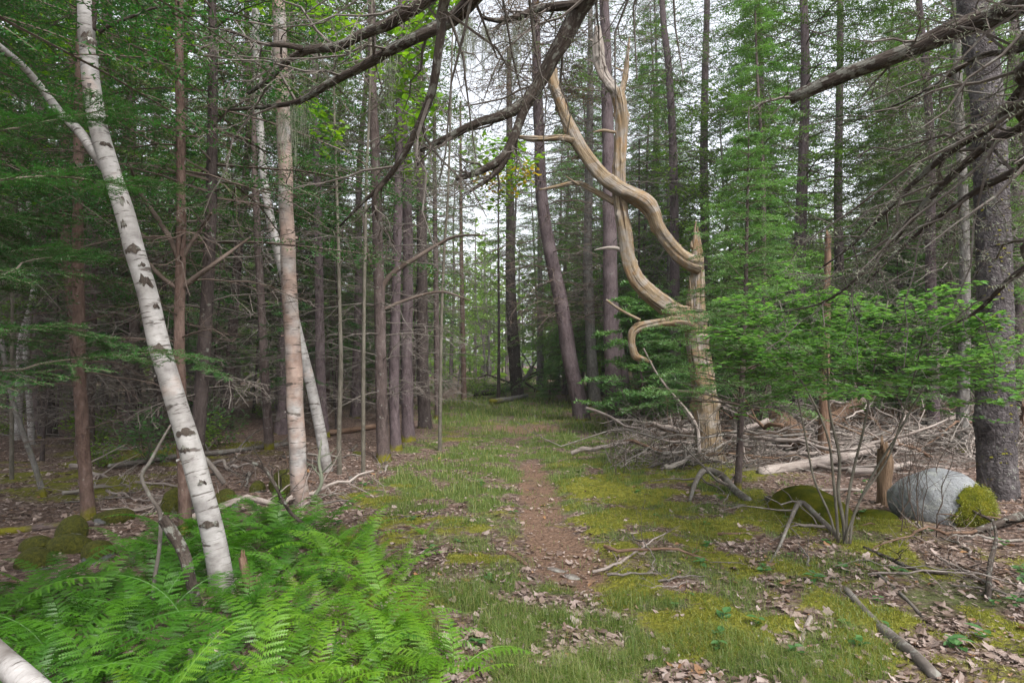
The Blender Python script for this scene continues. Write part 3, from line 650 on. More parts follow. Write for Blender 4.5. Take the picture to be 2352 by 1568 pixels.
hero_conifer('spruce_tree', 'grey trunk cut by the right picture edge behind the old spruce', [(2352, 990), (2346, 800), (2341, 550), (2335, 300)], 42, 'spruce_purple', 14, (1.6, 8, 36, 1.4, 1.8), (5, 13.8, 46, 1.9, .3), 29)

# old scaly spruce on the right
Yo = GY(1145); P = hero_poly([(2292, 1148), (2287, 1000), (2286, 850), (2285, 700), (2280, 500), (2268, 250), (2246, 80), (2228, -60)], Yo, 13); base = P[0].copy()
t = thing('old_spruce', 'thick old spruce with dark scaly bark behind the moss capped boulder', 'tree', tuple(base)); HERO.append(base[:2])
k = 260; S = spline(P-base, k); u = np.linspace(0, 1, k); R = (92/stretch(2280)/2/FPX*Yo)*(1-.45*u)
V, Q, tc = tubes(S, R, 56, .03, 77, (.28, .3, 5))
ctr = np.repeat(S, 56, axis=0); dirn = nrm(V-ctr)
ang = np.arctan2(tc[:, 1], tc[:, 0]); s_ = tc[:, 2]
c1 = fbm(ang*7, s_*22, 91, 3); c2 = fbm(np.where(ang > 0, ang, -ang)*16, s_*55, 92, 2)
burl = .05*np.exp(-(((s_-1.02)/.16)**2))*(.6+.5*np.sin(2*ang+1))
V = V+dirn*((np.abs(c1-.5)*.05+(c2-.5)*.03)+burl)[:, None]
mb = MB().add(V, Q, None, tc); ob('trunk', mb.mesh('trunk', M['spruce_old']), t)
# loose bark scales
rs = np.random.RandomState(5); nS = 2600
i_ = rs.randint(2, int(k*.75), nS); a_ = rs.uniform(0, 2*PI, nS)
ctrp = S[i_]; rr_ = R[i_]; D_ = np.stack([np.cos(a_), np.sin(a_), np.zeros(nS)], axis=1); T_ = np.stack([-np.sin(a_), np.cos(a_), np.zeros(nS)], axis=1)
p_ = ctrp+D_*(rr_+.008)[:, None]; sz = rs.uniform(.008, .02, nS)[:, None]; tl = rs.uniform(.1, .7, nS)[:, None]
up_ = Z3*1.0
V = np.stack([p_-T_*sz-up_*sz*.8+D_*tl*sz*.6, p_+T_*sz-up_*sz*.6+D_*tl*sz, p_+T_*sz*.8+up_*sz*.7-D_*.012, p_-T_*sz*.9+up_*sz*.8-D_*.012], axis=1)
mb = MB().add(V, np.arange(nS*4).reshape(-1, 4), None, np.repeat(rs.uniform(-9, 9, (nS, 3)), 4, axis=0)); ob('bark_scales', mb.mesh('bark_scales', M['spruce_old'], False), t, kind='stuff')
rs = np.random.RandomState(6)
ob('dead_branches', dead_twigs(S, R, 1.0, 7, 22, .6, 1.4, rs).mesh('dead_branches', M['twig'], False), t, kind='stuff')
ob('foliage', live_boughs(S, R, 7.5, 12.8, 34, 2.2, .3, rs).mesh('foliage', [M['twig_brown'], M['needle']], False), t, kind='stuff')

# birches
def birch_tree(label, pts, Y, w, w1, m, seed, H=None, limbs=(), twigs=None, n=18, dens=.06, flare=(.25, .2, 5)):
    P = hero_poly(pts, Y, H); base = P[0].copy(); t = thing('birch_tree', label, 'tree', tuple(base)); HERO.append(base[:2])
    tm, S, R = trunk_mesh(P-base, w/stretch(pts[0][0]), Y, m, seed, n, rough=.045, flare=flare, w1=w1/stretch(pts[-1][0]), dens=dens); ob('trunk', tm, t)
    for q, (lp, lw, lm) in enumerate(limbs):
        LP = spline(np.array([W(p[0], p[1], p[2] if len(p) > 2 else Y) for p in lp])-base, 26); LR = np.linspace(lw[0], lw[1], 26)/2/FPX*Y
        ob('limb', add_tube(MB(), LP, LR, 9, .07, q+seed).mesh('limb', M[lm]), t)
    if twigs:
        rs = np.random.RandomState(seed+3); ob('dead_branches', dead_twigs(S, R, *twigs, rs, m2=7, m3=2).mesh('dead_branches', M['twig_brown'], False), t, kind='stuff')
    return t
Yb = GY(1362)
birch_A = birch_tree('white leaning birch rising out of the ferns with a forked limb', [(518, 1372), (498, 1270), (470, 1150), (440, 1040), (398, 900), (362, 780), (335, 660), (308, 570), (285, 480), (258, 400), (228, 300), (210, 200), (203, 100), (198, 0)], Yb, 57, 28, 'birch', 1, 7.5,
    limbs=[([(262, 415), (225, 362), (180, 300), (140, 262), (110, 222), (60, 160, 4.3), (0, 108, 4.1), (-60, 60, 4.)], (26, 12), 'birch'), ([(212, 70), (216, 30), (219, -20), (222, -60)], (14, 12), 'limb'), ([(228, 75), (250, 60), (300, 40), (360, 18), (420, 20)], (9, 4), 'limb')])
birch_B = birch_tree('upright birch with peeling pinkish bark at the far edge of the ferns', [(692, 1172), (684, 1050), (677, 900), (672, 780), (664, 650), (659, 520), (655, 380), (648, 200), (642, 60), (638, -60)], GY(1170), 41, 25, 'birch_pink', 2, 9, twigs=(3, 6, 10, .8, 1.2))
birch_tree('slanting small birch behind the pink barked one', [(755, 1085), (735, 985), (715, 890), (690, 790), (660, 660), (625, 520), (608, 420), (598, 300), (590, 180)], GY(1085), 27, 14, 'birch', 3, 8, twigs=(2.5, 6, 8, .7, 1.))
birch_tree('crooked thin white birch near the left edge of the woods', [(42, 1010), (44, 900), (50, 780), (75, 690), (78, 600), (52, 500), (30, 430), (12, 360), (0, 280)], GY(1010), 20, 12, 'birch', 4, 9)
birch_tree('pale birch stem just right of the crooked one', [(75, 1020), (68, 930), (60, 820), (66, 720), (84, 640), (70, 540)], GY(1020), 17, 9, 'birch', 5, 8)
# dark brow-shaped branch scars down the leaning birch, facing the path
root = birch_A; tr_ob = [c for c in root.children if c.name.startswith('trunk')][0]
VV = np.zeros(len(tr_ob.data.vertices)*3); tr_ob.data.vertices.foreach_get('co', VV); VV = VV.reshape(-1, 18, 3); ring_c = VV.mean(axis=1); ring_r = np.linalg.norm(VV-ring_c[:, None], axis=2).mean(axis=1); b0_ = np.array(root.location)
for qi, (px, py, wf, hp, da) in enumerate([(288, 470, .5, 11, .2), (290, 512, .35, 8, -.5), (312, 583, 1.25, 9, .0), (318, 606, .7, 5, .5), (336, 655, .7, 11, .1), (348, 706, .4, 5, .6), (355, 800, .9, 8, -.2), (432, 995, 1.0, 8, .0), (418, 1032, .5, 6, -.5), (444, 1105, .4, 5, .2), (485, 1205, 1.2, 7, .1), (240, 330, .8, 5, .3), (215, 225, .7, 5, -.3), (212, 92, 1.0, 16, .1)]):
    zt = W(px, py, Yb)[2]-b0_[2]; i0 = int(np.argmin(np.abs(ring_c[:, 2]-zt))); hh = hp/FPX*Yb; q = np.random.RandomState(qi)
    cw = CAM-(ring_c[i0]+b0_); a0 = math.atan2(cw[1], cw[0])+da; u_ = np.linspace(-1, 1, 13); v_ = np.linspace(-1, 1, 6); P_ = []
    for vv_ in v_:
        for k_, uu in enumerate(u_):
            e_ = math.sqrt(max(1-uu*uu, 0)); zz_ = ring_c[i0, 2]+hh*(vv_*e_*(1+.35*math.sin(7*uu+qi)+.2*q.normal())-.9*uu*uu+.3*uu*math.sin(qi)); a_ = a0+uu*wf
            cx_ = [np.interp(zz_, ring_c[:, 2], ring_c[:, c_]) for c_ in (0, 1)]; rr_ = np.interp(zz_, ring_c[:, 2], ring_r)*(1.05+.03*(1-vv_*vv_)*e_)
            P_.append((cx_[0]+rr_*math.cos(a_), cx_[1]+rr_*math.sin(a_), zz_))
    ob('bark_scar', MB().add(np.array(P_), [[r_*13+c_, r_*13+c_+1, r_*13+c_+14, r_*13+c_+13] for r_ in range(5) for c_ in range(12)]).mesh('bark_scar', M['limb']), root)
# peeling curls on the two nearest birches
for root, m_, nn in ((birch_A, 'birch', 8), (birch_B, 'birch_pink', 24)):
    tr_ob = [c for c in root.children if c.name.startswith('trunk')][0]; vv = tr_ob.data.vertices; nv = len(vv); q = np.random.RandomState(nn)
    for _ in range(nn):
        i0 = q.randint(18*3, int(nv*.62)); v0 = np.array(vv[i0].co); n0 = np.array(vv[i0].normal); ci = i0//18*18; c0 = np.mean([np.array(vv[ci+a].co) for a in range(18)], axis=0); n0 = nrm(v0-c0)
        tn = nrm(np.cross(Z3, n0)); L_ = q.uniform(.015, .05); h_ = q.uniform(.004, .016); e = np.linspace(0, 1, 5)
        line = v0+tn*(e*L_)[:, None]+n0*(.004+.5*L_*e**2)[:, None]; Vc = np.concatenate([line-Z3*h_, line+Z3*h_*(1-.4*e)[:, None]])
        ob('bark_curl', MB().add(Vc, [[a, a+1, a+6, a+5] for a in range(4)], None, Vc*.5).mesh('bark_curl', M[m_]), root)
# birch log in the lower left corner
P = np.array([W(-40, 1475, 2.65), W(0, 1512, 2.6), W(50, 1555, 2.5), W(110, 1610, 2.4)])
tag(ob('birch_log', add_tube(MB(), spline(P, 20), np.full(20, .048), 14, .03, 4).mesh('birch_log', M['birch'])), 'pale birch limb crossing the bottom left corner over the ferns', 'log')

# ------------------------------------------------------------------ the bleached dead tree
Yd = GY(1062); P0 = W(1628, 1065, Yd); P0[2] = gz(P0[0], P0[1])-.1
t = thing('bleached_tree', 'bare bleached dead tree with two snaking arms and a splintered top', 'tree', tuple(P0)); HERO.append(P0[:2])
def arm(name, pts, ws, n=16, k=60, rough=.05, seed=0, mat='bleached', flare=None, dy=0, cap=True):
    A = np.array([[*(W(p[0], p[1], (p[2] if len(p) > 2 else Yd)+dy)-P0), w_] for p, w_ in zip(pts, ws)])
    A = spline(A, k); Pp, Rr = A[:, :3], np.maximum(A[:, 3], 1)/2/FPX*Yd
    if cap: Pp, Rr = capped(Pp, Rr)
    big = max(ws) > 14; n = 36 if big else n
    if big and k < 90: A2 = np.c_[Pp, Rr]; A2 = spline(A2, 90); Pp, Rr = A2[:, :3], np.maximum(A2[:, 3], .0004)
    V, Q, tc = tubes(Pp, Rr, n, rough, seed, flare)
    if big:                                               # grain ridges, splits and knots in the bare wood
        q = np.random.RandomState(seed+400); ctr = np.repeat(Pp, n, axis=0); dn = nrm(V-ctr); rr = np.repeat(Rr, n); th = np.arctan2(tc[:, 1], tc[:, 0]); s_ = tc[:, 2]; th2 = th+s_*.9
        c_, d_ = np.cos(th2), np.sin(th2)
        f = (fbm(c_*3.2+s_*.55+9, d_*3.2-s_*.4+seed, seed, 3)-.5)*.20-np.maximum(fbm(c_*2.1+s_*.35+30, d_*2.1+s_*.3, seed+7, 2)-.61, 0)*1.1+(fbm(c_*8+s_*1.5, d_*8-s_, seed+11, 2)-.5)*.10
        for _ in range(int(len(Pp)/7)):
            i0 = q.randint(2, len(Pp)-2); a0 = q.uniform(-PI, PI); sk = s_[i0*n]; hh = q.uniform(.1, .35)
            f = f+hh*np.exp(-((s_-sk)/(.35*Rr[i0]+.006))**2-((np.angle(np.exp(1j*(th-a0))))/.38)**2)
        V = V+dn*(rr*f)[:, None]
    return ob(name, MB().add(V, Q, None, tc).mesh(name, M[mat]), t)
arm('trunk', [(1630, 1075), (1628, 1040), (1624, 980), (1618, 900), (1608, 830), (1600, 770), (1598, 720), (1600, 670), (1602, 620), (1602, 580), (1600, 550)], [66, 62, 56, 54, 54, 50, 44, 36, 30, 24, 18], 24, 150, .07, 3, flare=(.35, .16, 7), cap=False)
rsd = np.random.RandomState(19)
for q in range(26):                                       # torn strips of wood standing off the trunk
    py = rsd.uniform(640, 1050); cxp = np.interp(py, [550, 720, 900, 1060], [1600, 1598, 1618, 1629]); hw_ = np.interp(py, [600, 720, 1060], [13, 21, 31]); a_ = rsd.uniform(-1, 1); L_ = rsd.uniform(15, 60)
    arm('bark_strip', [(cxp+a_*hw_, py, Yd-np.sqrt(1-a_*a_*.98)*hw_/FPX*Yd*.98), (cxp+a_*hw_*1.03, py-L_*.6, Yd-np.sqrt(1-a_*a_*.98)*hw_/FPX*Yd*1.02), (cxp+a_*hw_*1.2, py-L_, Yd-np.sqrt(1-a_*a_*.98)*hw_/FPX*Yd*1.2)], [rsd.uniform(2, 4), 3, .8], 4, 8, .1, q, ('bleached', 'bleached_grey')[q % 2])
for sp_ in ([(1597, 560), (1596, 535), (1599, 505)], [(1604, 565), (1606, 548), (1605, 530)], [(1590, 570), (1589, 560), (1590, 552)], [(1599, 572), (1601, 545), (1603, 520)]):
    arm('splinter', sp_, [11, 7, 1.5], 5, 8, .1, 5)
arm('limb', [(1612, 745), (1590, 728), (1560, 722), (1525, 700), (1490, 672), (1462, 640), (1445, 600), (1438, 550), (1430, 500), (1424, 450), (1422, 390), (1426, 330), (1428, 280), (1424, 240), (1416, 208)], [56, 50, 46, 43, 40, 37, 35, 33, 33, 34, 29, 28, 30, 31, 33], 20, 130, .06, 7)
arm('limb', [(1418, 218), (1400, 195), (1385, 170), (1377, 140), (1374, 100), (1372, 62)], [28, 24, 25, 27, 25, 15], 14, 40, .12, 8, 'bleached_grey')
arm('limb', [(1424, 225), (1432, 195), (1438, 165), (1441, 130), (1446, 85)], [19, 15, 14, 9, 3], 10, 30, .08, 9)
arm('limb', [(1608, 610), (1585, 603), (1560, 585), (1535, 555), (1512, 520), (1500, 490), (1480, 465), (1455, 450), (1425, 435), (1395, 415), (1365, 385), (1340, 350), (1318, 310), (1300, 270), (1285, 230), (1272, 190), (1264, 150)], [44, 36, 31, 30, 30, 33, 38, 36, 35, 35, 33, 31, 31, 28, 26, 25, 20], 20, 140, .06, 10, dy=-.12)
arm('limb', [(1590, 745), (1560, 738), (1525, 740), (1490, 745), (1465, 752), (1452, 765), (1450, 785), (1455, 808), (1462, 820), (1480, 826), (1497, 832)], [30, 25, 22, 21, 22, 19, 16, 17, 18, 12, 6], 14, 90, .08, 12, dy=-.1)
arm('side_branch', [(1318, 322), (1290, 316), (1250, 319), (1215, 318), (1185, 314)], [20, 15, 12, 12, 5], 9, 24, .12, 13, dy=-.15)
arm('side_branch', [(1412, 465), (1390, 452), (1360, 435), (1325, 420), (1280, 428), (1238, 436)], [17, 14, 12, 9, 7, 3], 8, 24, .1, 14, dy=.03)
arm('side_branch', [(1330, 424), (1315, 415), (1300, 405)], [6, 4, 2], 6, 8, .1, 15)
arm('side_branch', [(1424, 305), (1405, 303), (1385, 300), (1362, 304)], [8, 7, 7, 3], 7, 16, .1, 16)
arm('side_branch', [(1426, 300), (1432, 285), (1434, 270)], [7, 5, 3], 6, 8, .1, 16)
arm('side_branch', [(1440, 580), (1415, 570), (1390, 570), (1365, 575)], [9, 9, 7, 3], 7, 16, .12, 17, 'bleached_grey')
arm('side_branch', [(1440, 165), (1422, 160), (1405, 150)], [7, 5, 2], 6, 10, .1, 18)
arm('side_branch', [(1376, 110), (1362, 95), (1348, 90)], [8, 5, 2], 6, 10, .1, 18, 'bleached_grey')
arm('side_branch', [(1568, 590), (1562, 575), (1563, 562)], [7, 6, 4], 6, 8, .1, 19)
arm('side_branch', [(1340, 360), (1325, 362), (1312, 366)], [9, 8, 4], 6, 8, .1, 20)
arm('side_branch', [(1470, 735), (1440, 720), (1415, 705), (1392, 688)], [8, 7, 6, 4], 7, 14, .1, 21, dy=-.2)
# fallen branch leaning against the bleached tree
tag(ob('leaning_branch', add_tube(MB(), spline(np.array([W(1478, 800, Yd-.3), W(1510, 860, Yd-.2), W(1545, 905, Yd-.1), W(1580, 945, Yd), W(1602, 985, Yd-.4), W(1606, 1040, Yd-.9)]), 30), np.linspace(.012, .03, 30), 8, .08, 3).mesh('leaning_branch', M['deadfall'])), 'thin dead branch propped up against the left side of the bleached tree', 'branch')
def snag(name, label, pts, ws, m, seed=0, n=12, spl=4, Y=None):
    Y = Y or GY(pts[0][1]); P = poly(pts, Y); P[0, 2] = gz(P[0, 0], P[0, 1])-.08; b = P[0].copy(); tt = thing(name, label, 'dead trunk' if 'stump' not in name else 'stump', tuple(b)); HERO.append(b[:2])
    A = spline(np.c_[P-b, ws], 36); Rr = A[:, 3]/2/FPX*Y
    V, Q, tc = tubes(A[:, :3], Rr, n, .12, seed, (.5, .12, 5)); ob('trunk', MB().add(V, Q, None, tc).mesh('trunk', M[m]), tt)
    rs = np.random.RandomState(seed); top = A[-1, :3]; r = Rr[-1]
    for q in range(spl):
        a = q*2*PI/spl+rs.uniform(0, 1); o = top+np.array([math.cos(a), math.sin(a), 0])*r*.55-Z3*.05; hh = rs.uniform(.5, 2.2)*r+.06
        ob('splinter', add_tube(MB(), np.array([o, o+Z3*hh*.5, o+Z3*hh+rs.normal(0, .1, 3)*r]), np.array([r*.55, r*.4, r*.06]), 5, .1, q).mesh('splinter', M[m]), tt)
    return tt
snag('broken_snag', 'pale splintered snag beside the fused purple trunks', [(1449, 952), (1448, 900), (1446, 862)], [20, 17, 14], 'bleached', 31)
snag('broken_snag', 'reddish broken snag rising from the brush behind the beech bush', [(1897, 1058), (1893, 1000), (1892, 930), (1895, 850), (1898, 750), (1900, 640), (1902, 540)], [44, 26, 20, 18, 17, 15, 12], 'log_brown', 32)
snag('rotten_stump', 'short brown rotten stump standing left of the boulder', [(2032, 1160), (2030, 1110), (2034, 1060), (2030, 1030)], [36, 30, 32, 24], 'rotten', 33, 14)
snag('rotten_stump', 'low grey splintered stump at the foot of the leaning birch', [(583, 1350), (565, 1318), (556, 1278)], [26, 20, 16], 'log_brown', 34, 10, 3, Yb-.05)
snag('rotten_stump', 'tiny brown broken stub right of the grey stump by the birch', [(594, 1352), (592, 1335)], [16, 14], 'rotten', 35, 8, 3, Yb)
snag('broken_snag', 'tan snag with a bent top among logs behind the brush pile', [(2130, 985), (2125, 950), (2122, 915)], [30, 24, 20], 'log_brown', 36)
snag('broken_snag', 'narrow reddish pole standing in the thicket beyond the brush pile', [(1968, 930), (1966, 800), (1968, 640)], [9, 8, 6], 'log_brown', 37, 8, 2)

# ------------------------------------------------------------------ overhead dead boughs
rs = np.random.RandomState(71)
def bough(parent, base, pts, ws, Y, m='limb', seed=0, twigs=9, tl=.35, lichen=0, k=60, tr0=.1, m3=3, tm='twig', n=9):
    A = np.array([[*(np.array(p[3]) if len(p) > 3 else W(p[0], p[1], p[2] if len(p) > 2 else Y)), w_] for p, w_ in zip(pts, ws)])
    A = spline(A, k); Pp = A[:, :3]-base; Rr = np.maximum(A[:, 3], 1.2)/2/FPX*Y
    o = ob('limb', add_tube(MB(), Pp, Rr, n, .10, seed).mesh('limb', M[m]), parent)
    q = np.random.RandomState(seed+200); mb = MB()
    P1, R1 = children(Pp[None], np.minimum(Rr, .022)[None], twigs, tr0, 1, tl, .08, 52, 6, -.12, .7, .14, .5, .35, q); mb.add(*_t(P1, np.maximum(R1, .003), 4))
    P2, R2 = children(P1, R1, 6, .15, 1, .42, .04, 52, 4, -.06, .7, .16, .55, rs=q); mb.add(*_t(P2, np.maximum(R2, .002), 3))
    if m3: P3, R3 = children(P2, R2, m3, .2, 1, .5, .02, 50, 3, 0, .8, .15, rs=q); mb.add(*_t(P3, np.maximum(R3, .0015), 3))
    ob('twigs', mb.mesh('twigs', M[tm], False), o, kind='stuff')
    if lichen:
        V, T = needles(np.concatenate([P1, P2[:, :4]], axis=0) if P1.shape[1] == P2.shape[1] else P2, .012/lichen, .03, .007, q, .9, 1.5, -.5)
        ob('lichen', MB().add(V, None, T).mesh('lichen', M['lichen'], False), o, kind='stuff')
    return o
bA = np.array([2.9, .1, 0.]); bA[2] = gz(bA[0], bA[1])-.1
tA = thing('overhanging_spruce', 'dead lower limbs of a spruce arching dark across the top centre of the view', 'tree', tuple(bA))
tpA, trA = straight_trunk(13, .2, rs); V, Q, tc = tubes(tpA, trA, 12, .05, 3, (.4, .25, 5)); ob('trunk', MB().add(V, Q, None, tc).mesh('trunk', M['spruce']), tA)
jn = lambda z: (0, 0, 0, (bA[0]+float(np.interp(z, tpA[:, 2], tpA[:, 0])), bA[1]+float(np.interp(z, tpA[:, 2], tpA[:, 1])), z))
bough(tA, bA, [jn(6.6), (1700, -420, 2.8), (1470, -150, 3.8), (1345, 0, 4.3), (1300, 85, 4.4), (1262, 150, 4.45), (1235, 200, 4.5), (1205, 238, 4.5), (1150, 268, 4.5), (1090, 285, 4.5), (1030, 315, 4.5), (965, 345, 4.5)], [70, 60, 50, 40, 38, 34, 32, 30, 24, 21, 18, 11], 4.5, seed=1, twigs=10, tr0=.5, tl=.16, m3=2)
bough(tA, bA, [(1228, 208), (1200, 260), (1178, 320), (1152, 365), (1100, 395), (1048, 412)], [26, 22, 20, 19, 17, 11], 4.5, seed=2, twigs=6, tr0=.3, tl=.25, m3=2, k=40)
bough(tA, bA, [(1168, 348), (1150, 385), (1120, 412), (1080, 440)], [15, 13, 11, 7], 4.5, seed=3, twigs=5, tr0=.3, tl=.3, m3=2, k=30)
bough(tA, bA, [(1330, 10, 4.3), (1240, 20), (1190, 40), (1150, 48), (1110, 42)], [24, 19, 15, 12, 7], 4.4, seed=4, twigs=8, tl=.3, k=30)
bough(tA, bA, [jn(5.9), (1500, -420, 2.6), (1250, -180, 3.4), (1075, 10, 3.9), (1040, 45, 4), (980, 75, 4.), (900, 115, 4.1), (830, 155, 4.2), (760, 190, 4.3), (690, 232, 4.4), (610, 245, 4.5), (530, 252, 4.6)], [60, 52, 44, 34, 30, 27, 25, 22, 20, 15, 10, 7], 4.2, seed=5, twigs=16, tr0=.45, tl=.22, lichen=.5)
bough(tA, bA, [jn(5.6), (1400, -430, 2.6), (1150, -200, 3.3), (985, -5, 3.7), (950, 20, 3.7), (890, 58, 3.8), (830, 80, 3.9), (775, 108, 4.0), (720, 112, 4.1), (660, 140, 4.2), (620, 180, 4.2), (570, 215, 4.3)], [54, 48, 40, 30, 27, 26, 23, 22, 20, 17, 14, 8], 4.0, seed=6, twigs=14, tr0=.45, tl=.2, lichen=.4)
bough(tA, bA, [jn(5.2), (1350, -430, 2.4), (1140, -180, 3.0), (1022, -10, 3.4), (1015, 60, 3.5), (1005, 130, 3.55), (995, 200, 3.6), (968, 275, 3.7), (925, 360, 3.8), (880, 420, 3.9), (830, 468, 4.), (780, 520, 4.1)], [48, 40, 32, 24, 22, 21, 19, 17, 15, 12, 9, 5], 3.7, seed=7, twigs=12, tr0=.42, tl=.22)
bough(tA, bA, [(888, 412, 3.9), (862, 450, 3.9), (868, 500, 3.95), (905, 560, 4.)], [11, 10, 8, 4], 3.9, seed=8, twigs=6, tl=.4, k=30)
bough(tA, bA, [(695, 112, 4.1), (660, 105, 4.1), (600, 100, 4.2), (550, 80, 4.3), (480, 60, 4.4)], [14, 12, 9, 7, 4], 4.1, seed=9, twigs=9, tl=.4, k=30)

bB = np.array([4.4, 2.0, 0.]); bB[2] = gz(bB[0], bB[1])-.1
tB = thing('overhanging_spruce', 'lichen covered dead limbs of a spruce reaching in from the upper right', 'tree', tuple(bB))
tpB, trB = straight_trunk(12, .19, rs); V, Q, tc = tubes(tpB, trB, 12, .05, 4, (.4, .25, 5)); ob('trunk', MB().add(V, Q, None, tc).mesh('trunk', M['spruce']), tB)
jm = lambda z: (0, 0, 0, (bB[0]+float(np.interp(z, tpB[:, 2], tpB[:, 0])), bB[1]+float(np.interp(z, tpB[:, 2], tpB[:, 1])), z))
bough(tB, bB, [jm(4.4), (2520, -80, 2.9), (2352, 5, 3.3), (2260, 45, 3.5), (2180, 75, 3.6), (2100, 112, 3.7), (2030, 140, 3.8), (1960, 165, 3.9), (1890, 195, 4.), (1815, 226, 4.1)], [56, 50, 46, 44, 42, 36, 34, 32, 30, 27], 3.8, seed=11, twigs=7, tr0=.3, tl=.16, m3=2, lichen=.6, n=12)
tw = dict(m='limb', lichen=1.0, m3=3, tm='twig')
bough(tB, bB, [jm(3.6), (2480, 90, 2.9), (2352, 205, 3.3), (2290, 280, 3.5), (2200, 335, 3.7), (2120, 400, 3.9), (2040, 480, 4.1), (1960, 560, 4.3), (1880, 620, 4.5)], [30, 26, 22, 20, 17, 14, 11, 8, 4], 3.8, seed=12, twigs=18, tr0=.25, tl=.24, **tw)
bough(tB, bB, [jm(3.3), (2480, 180, 2.9), (2352, 290, 3.3), (2270, 330, 3.5), (2160, 430, 3.8), (2080, 520, 4.), (2010, 600, 4.2), (1900, 690, 4.5), (1780, 720, 4.7)], [28, 24, 20, 18, 15, 12, 9, 7, 3], 3.9, seed=13, twigs=18, tr0=.25, tl=.24, **tw)
bough(tB, bB, [jm(3.0), (2480, 330, 3.), (2352, 385, 3.3), (2260, 430, 3.5), (2180, 480, 3.7), (2080, 560, 3.9), (1990, 650, 4.1)], [24, 20, 17, 14, 11, 8, 4], 3.7, seed=14, twigs=14, tr0=.25, tl=.24, **tw)
bough(tB, bB, [jm(2.4), (2480, 520, 3.2), (2360, 610, 3.4), (2310, 650, 3.5), (2250, 710, 3.7), (2200, 740, 3.8)], [20, 17, 14, 12, 9, 5], 3.6, seed=15, twigs=8, tr0=.3, tl=.25, **tw)
bough(tB, bB, [jm(4.0), (2480, 20, 2.9), (2352, 110, 3.3), (2250, 130, 3.6), (2140, 200, 3.9), (2060, 240, 4.2), (1960, 280, 4.6)], [20, 17, 14, 12, 9, 6, 3], 3.8, seed=16, twigs=14, tr0=.25, tl=.24, **tw)

# ------------------------------------------------------------------ young fir and beech bush
Yf = GY(1130); P = hero_poly([(1693, 1140), (1700, 1000), (1706, 850), (1712, 700), (1716, 500), (1719, 350), (1720, 245)], Yf); base = P[0].copy(); HERO.append(base[:2])
t = thing('young_fir', 'bushy young fir with flat bright green tiers right of the bleached tree', 'tree', tuple(base))
S = spline(P-base, 40); R = np.linspace(18, 2.5, 40)/2/FPX*Yf
V, Q, tc = tubes(S, R, 8, .05, 3, (.3, .1, 5)); ob('trunk', MB().add(V, Q, None, tc).mesh('trunk', M['spruce']), t)
rs = np.random.RandomState(9); H_ = S[-1, 2]
ob('foliage', live_boughs(S, R, 1.2, H_-.2, 100, 1.45, .08, rs, m2=12, m3=4, sp=.014, nl=.031, nw=.013, a=(.15, .5), b=(-.38, -.1), pw=1.0, whorl=17).mesh('foliage', [M['twig_brown'], M['needle_pale']], False), t, kind='stuff')
ob('dead_branches', dead_twigs(S, R, .35, 1.4, 16, .6, .9, rs, m2=8, m3=2).mesh('dead_branches', M['twig'], False), t, kind='stuff')
mb = MB(); pb = S[-6:]; V, T = needles(pb[None], .01, .03, .006, rs); mb.add(V, None, T); ob('leader', mb.mesh('leader', M['needle_pale'], False), t)

# beech bush: fan of stems carrying flat layers of leaves
gb = G(1935, 1265); b0 = np.array([gb[0], gb[1], gz(gb[0], gb[1])-.05]); Ys = gb[1]
t = thing('beech_bush', 'many stemmed beech bush with broad flat layers of bright green leaves', 'bush', tuple(b0)); HERO.append(b0[:2])
rs = np.random.RandomState(13); Pall = []
stems = [([(1942, 1268), (1938, 1200), (1925, 1130), (1928, 1050), (1905, 940), (1900, 830), (1888, 690)], 20), ([(1925, 1245), (1922, 1190), (1915, 1110), (1900, 1000), (1850, 890), (1790, 810), (1740, 770)], 15), ([(1945, 1255), (1945, 1170), (1960, 1080), (1985, 980), (2000, 890), (2020, 780), (2040, 690)], 16), ([(1952, 1250), (1962, 1180), (2010, 1080), (2060, 1000), (2110, 910), (2150, 850), (2180, 800)], 14),
         ([(1920, 1235), (1905, 1180), (1870, 1100), (1850, 1000), (1830, 900), (1810, 780), (1790, 690)], 12), ([(1940, 1240), (1975, 1150), (2040, 1050), (2080, 930), (2110, 820), (2130, 720)], 10)]
for q, (pt, w_) in enumerate(stems):
    dyq = rs.uniform(-.5, .6)
    Pp = np.array([W(p[0], p[1], Ys+dyq*j/len(pt))-b0 for j, p in enumerate(pt)]); Sx = spline(Pp, 26); Rx = np.linspace(w_*.48, 2.6, 26)/2/FPX*Ys
    ob('stem', add_tube(MB(), Sx, Rx, 7, .08, q).mesh('stem', M['sapling']), t); Pall.append((Sx, Rx))
tb = MB(); LP = []
for Sx, Rx in Pall:
    P1, R1 = children(Sx[None], Rx[None], 13, .66, 1, .30, .42, 80, 6, .0, .12, .08, .5, .3, rs); P1[..., 2] += 0
    tb.add(*_t(P1, np.maximum(R1, .003), 4)); P2, R2 = children(P1, R1, 8, .1, 1, .5, .07, 50, 4, -.04, .06, .05, rs=rs); tb.add(*_t(P2, np.maximum(R2, .0018), 3)); LP.append(P2)
ob('twigs', tb.mesh('twigs', M['sapling'], False), t, kind='stuff')
LP = np.concatenate(LP)
lb = MB(); V, Q, T = leaves_on(LP, .019, .06, rs, 3.0, .012, True, 0., .33); lb.add(V, Q, T); print('beech leaves', len(V)//6)
ob('foliage', lb.mesh('foliage', M['leaf_beech'], False), t, kind='stuff')
z1 = np.zeros((1, 3)); 
lv = MB(); V, Q, _ = leaf_faces(z1, np.array([[1., 0, 0]]), np.array([1.]), 50, np.random.RandomState(1), True, .3)
V = np.array([[0, 0, 0], [.3, .3, .07], [.65, .24, .05], [1, 0, -.06], [.65, -.24, .05], [.3, -.3, .07]], float)
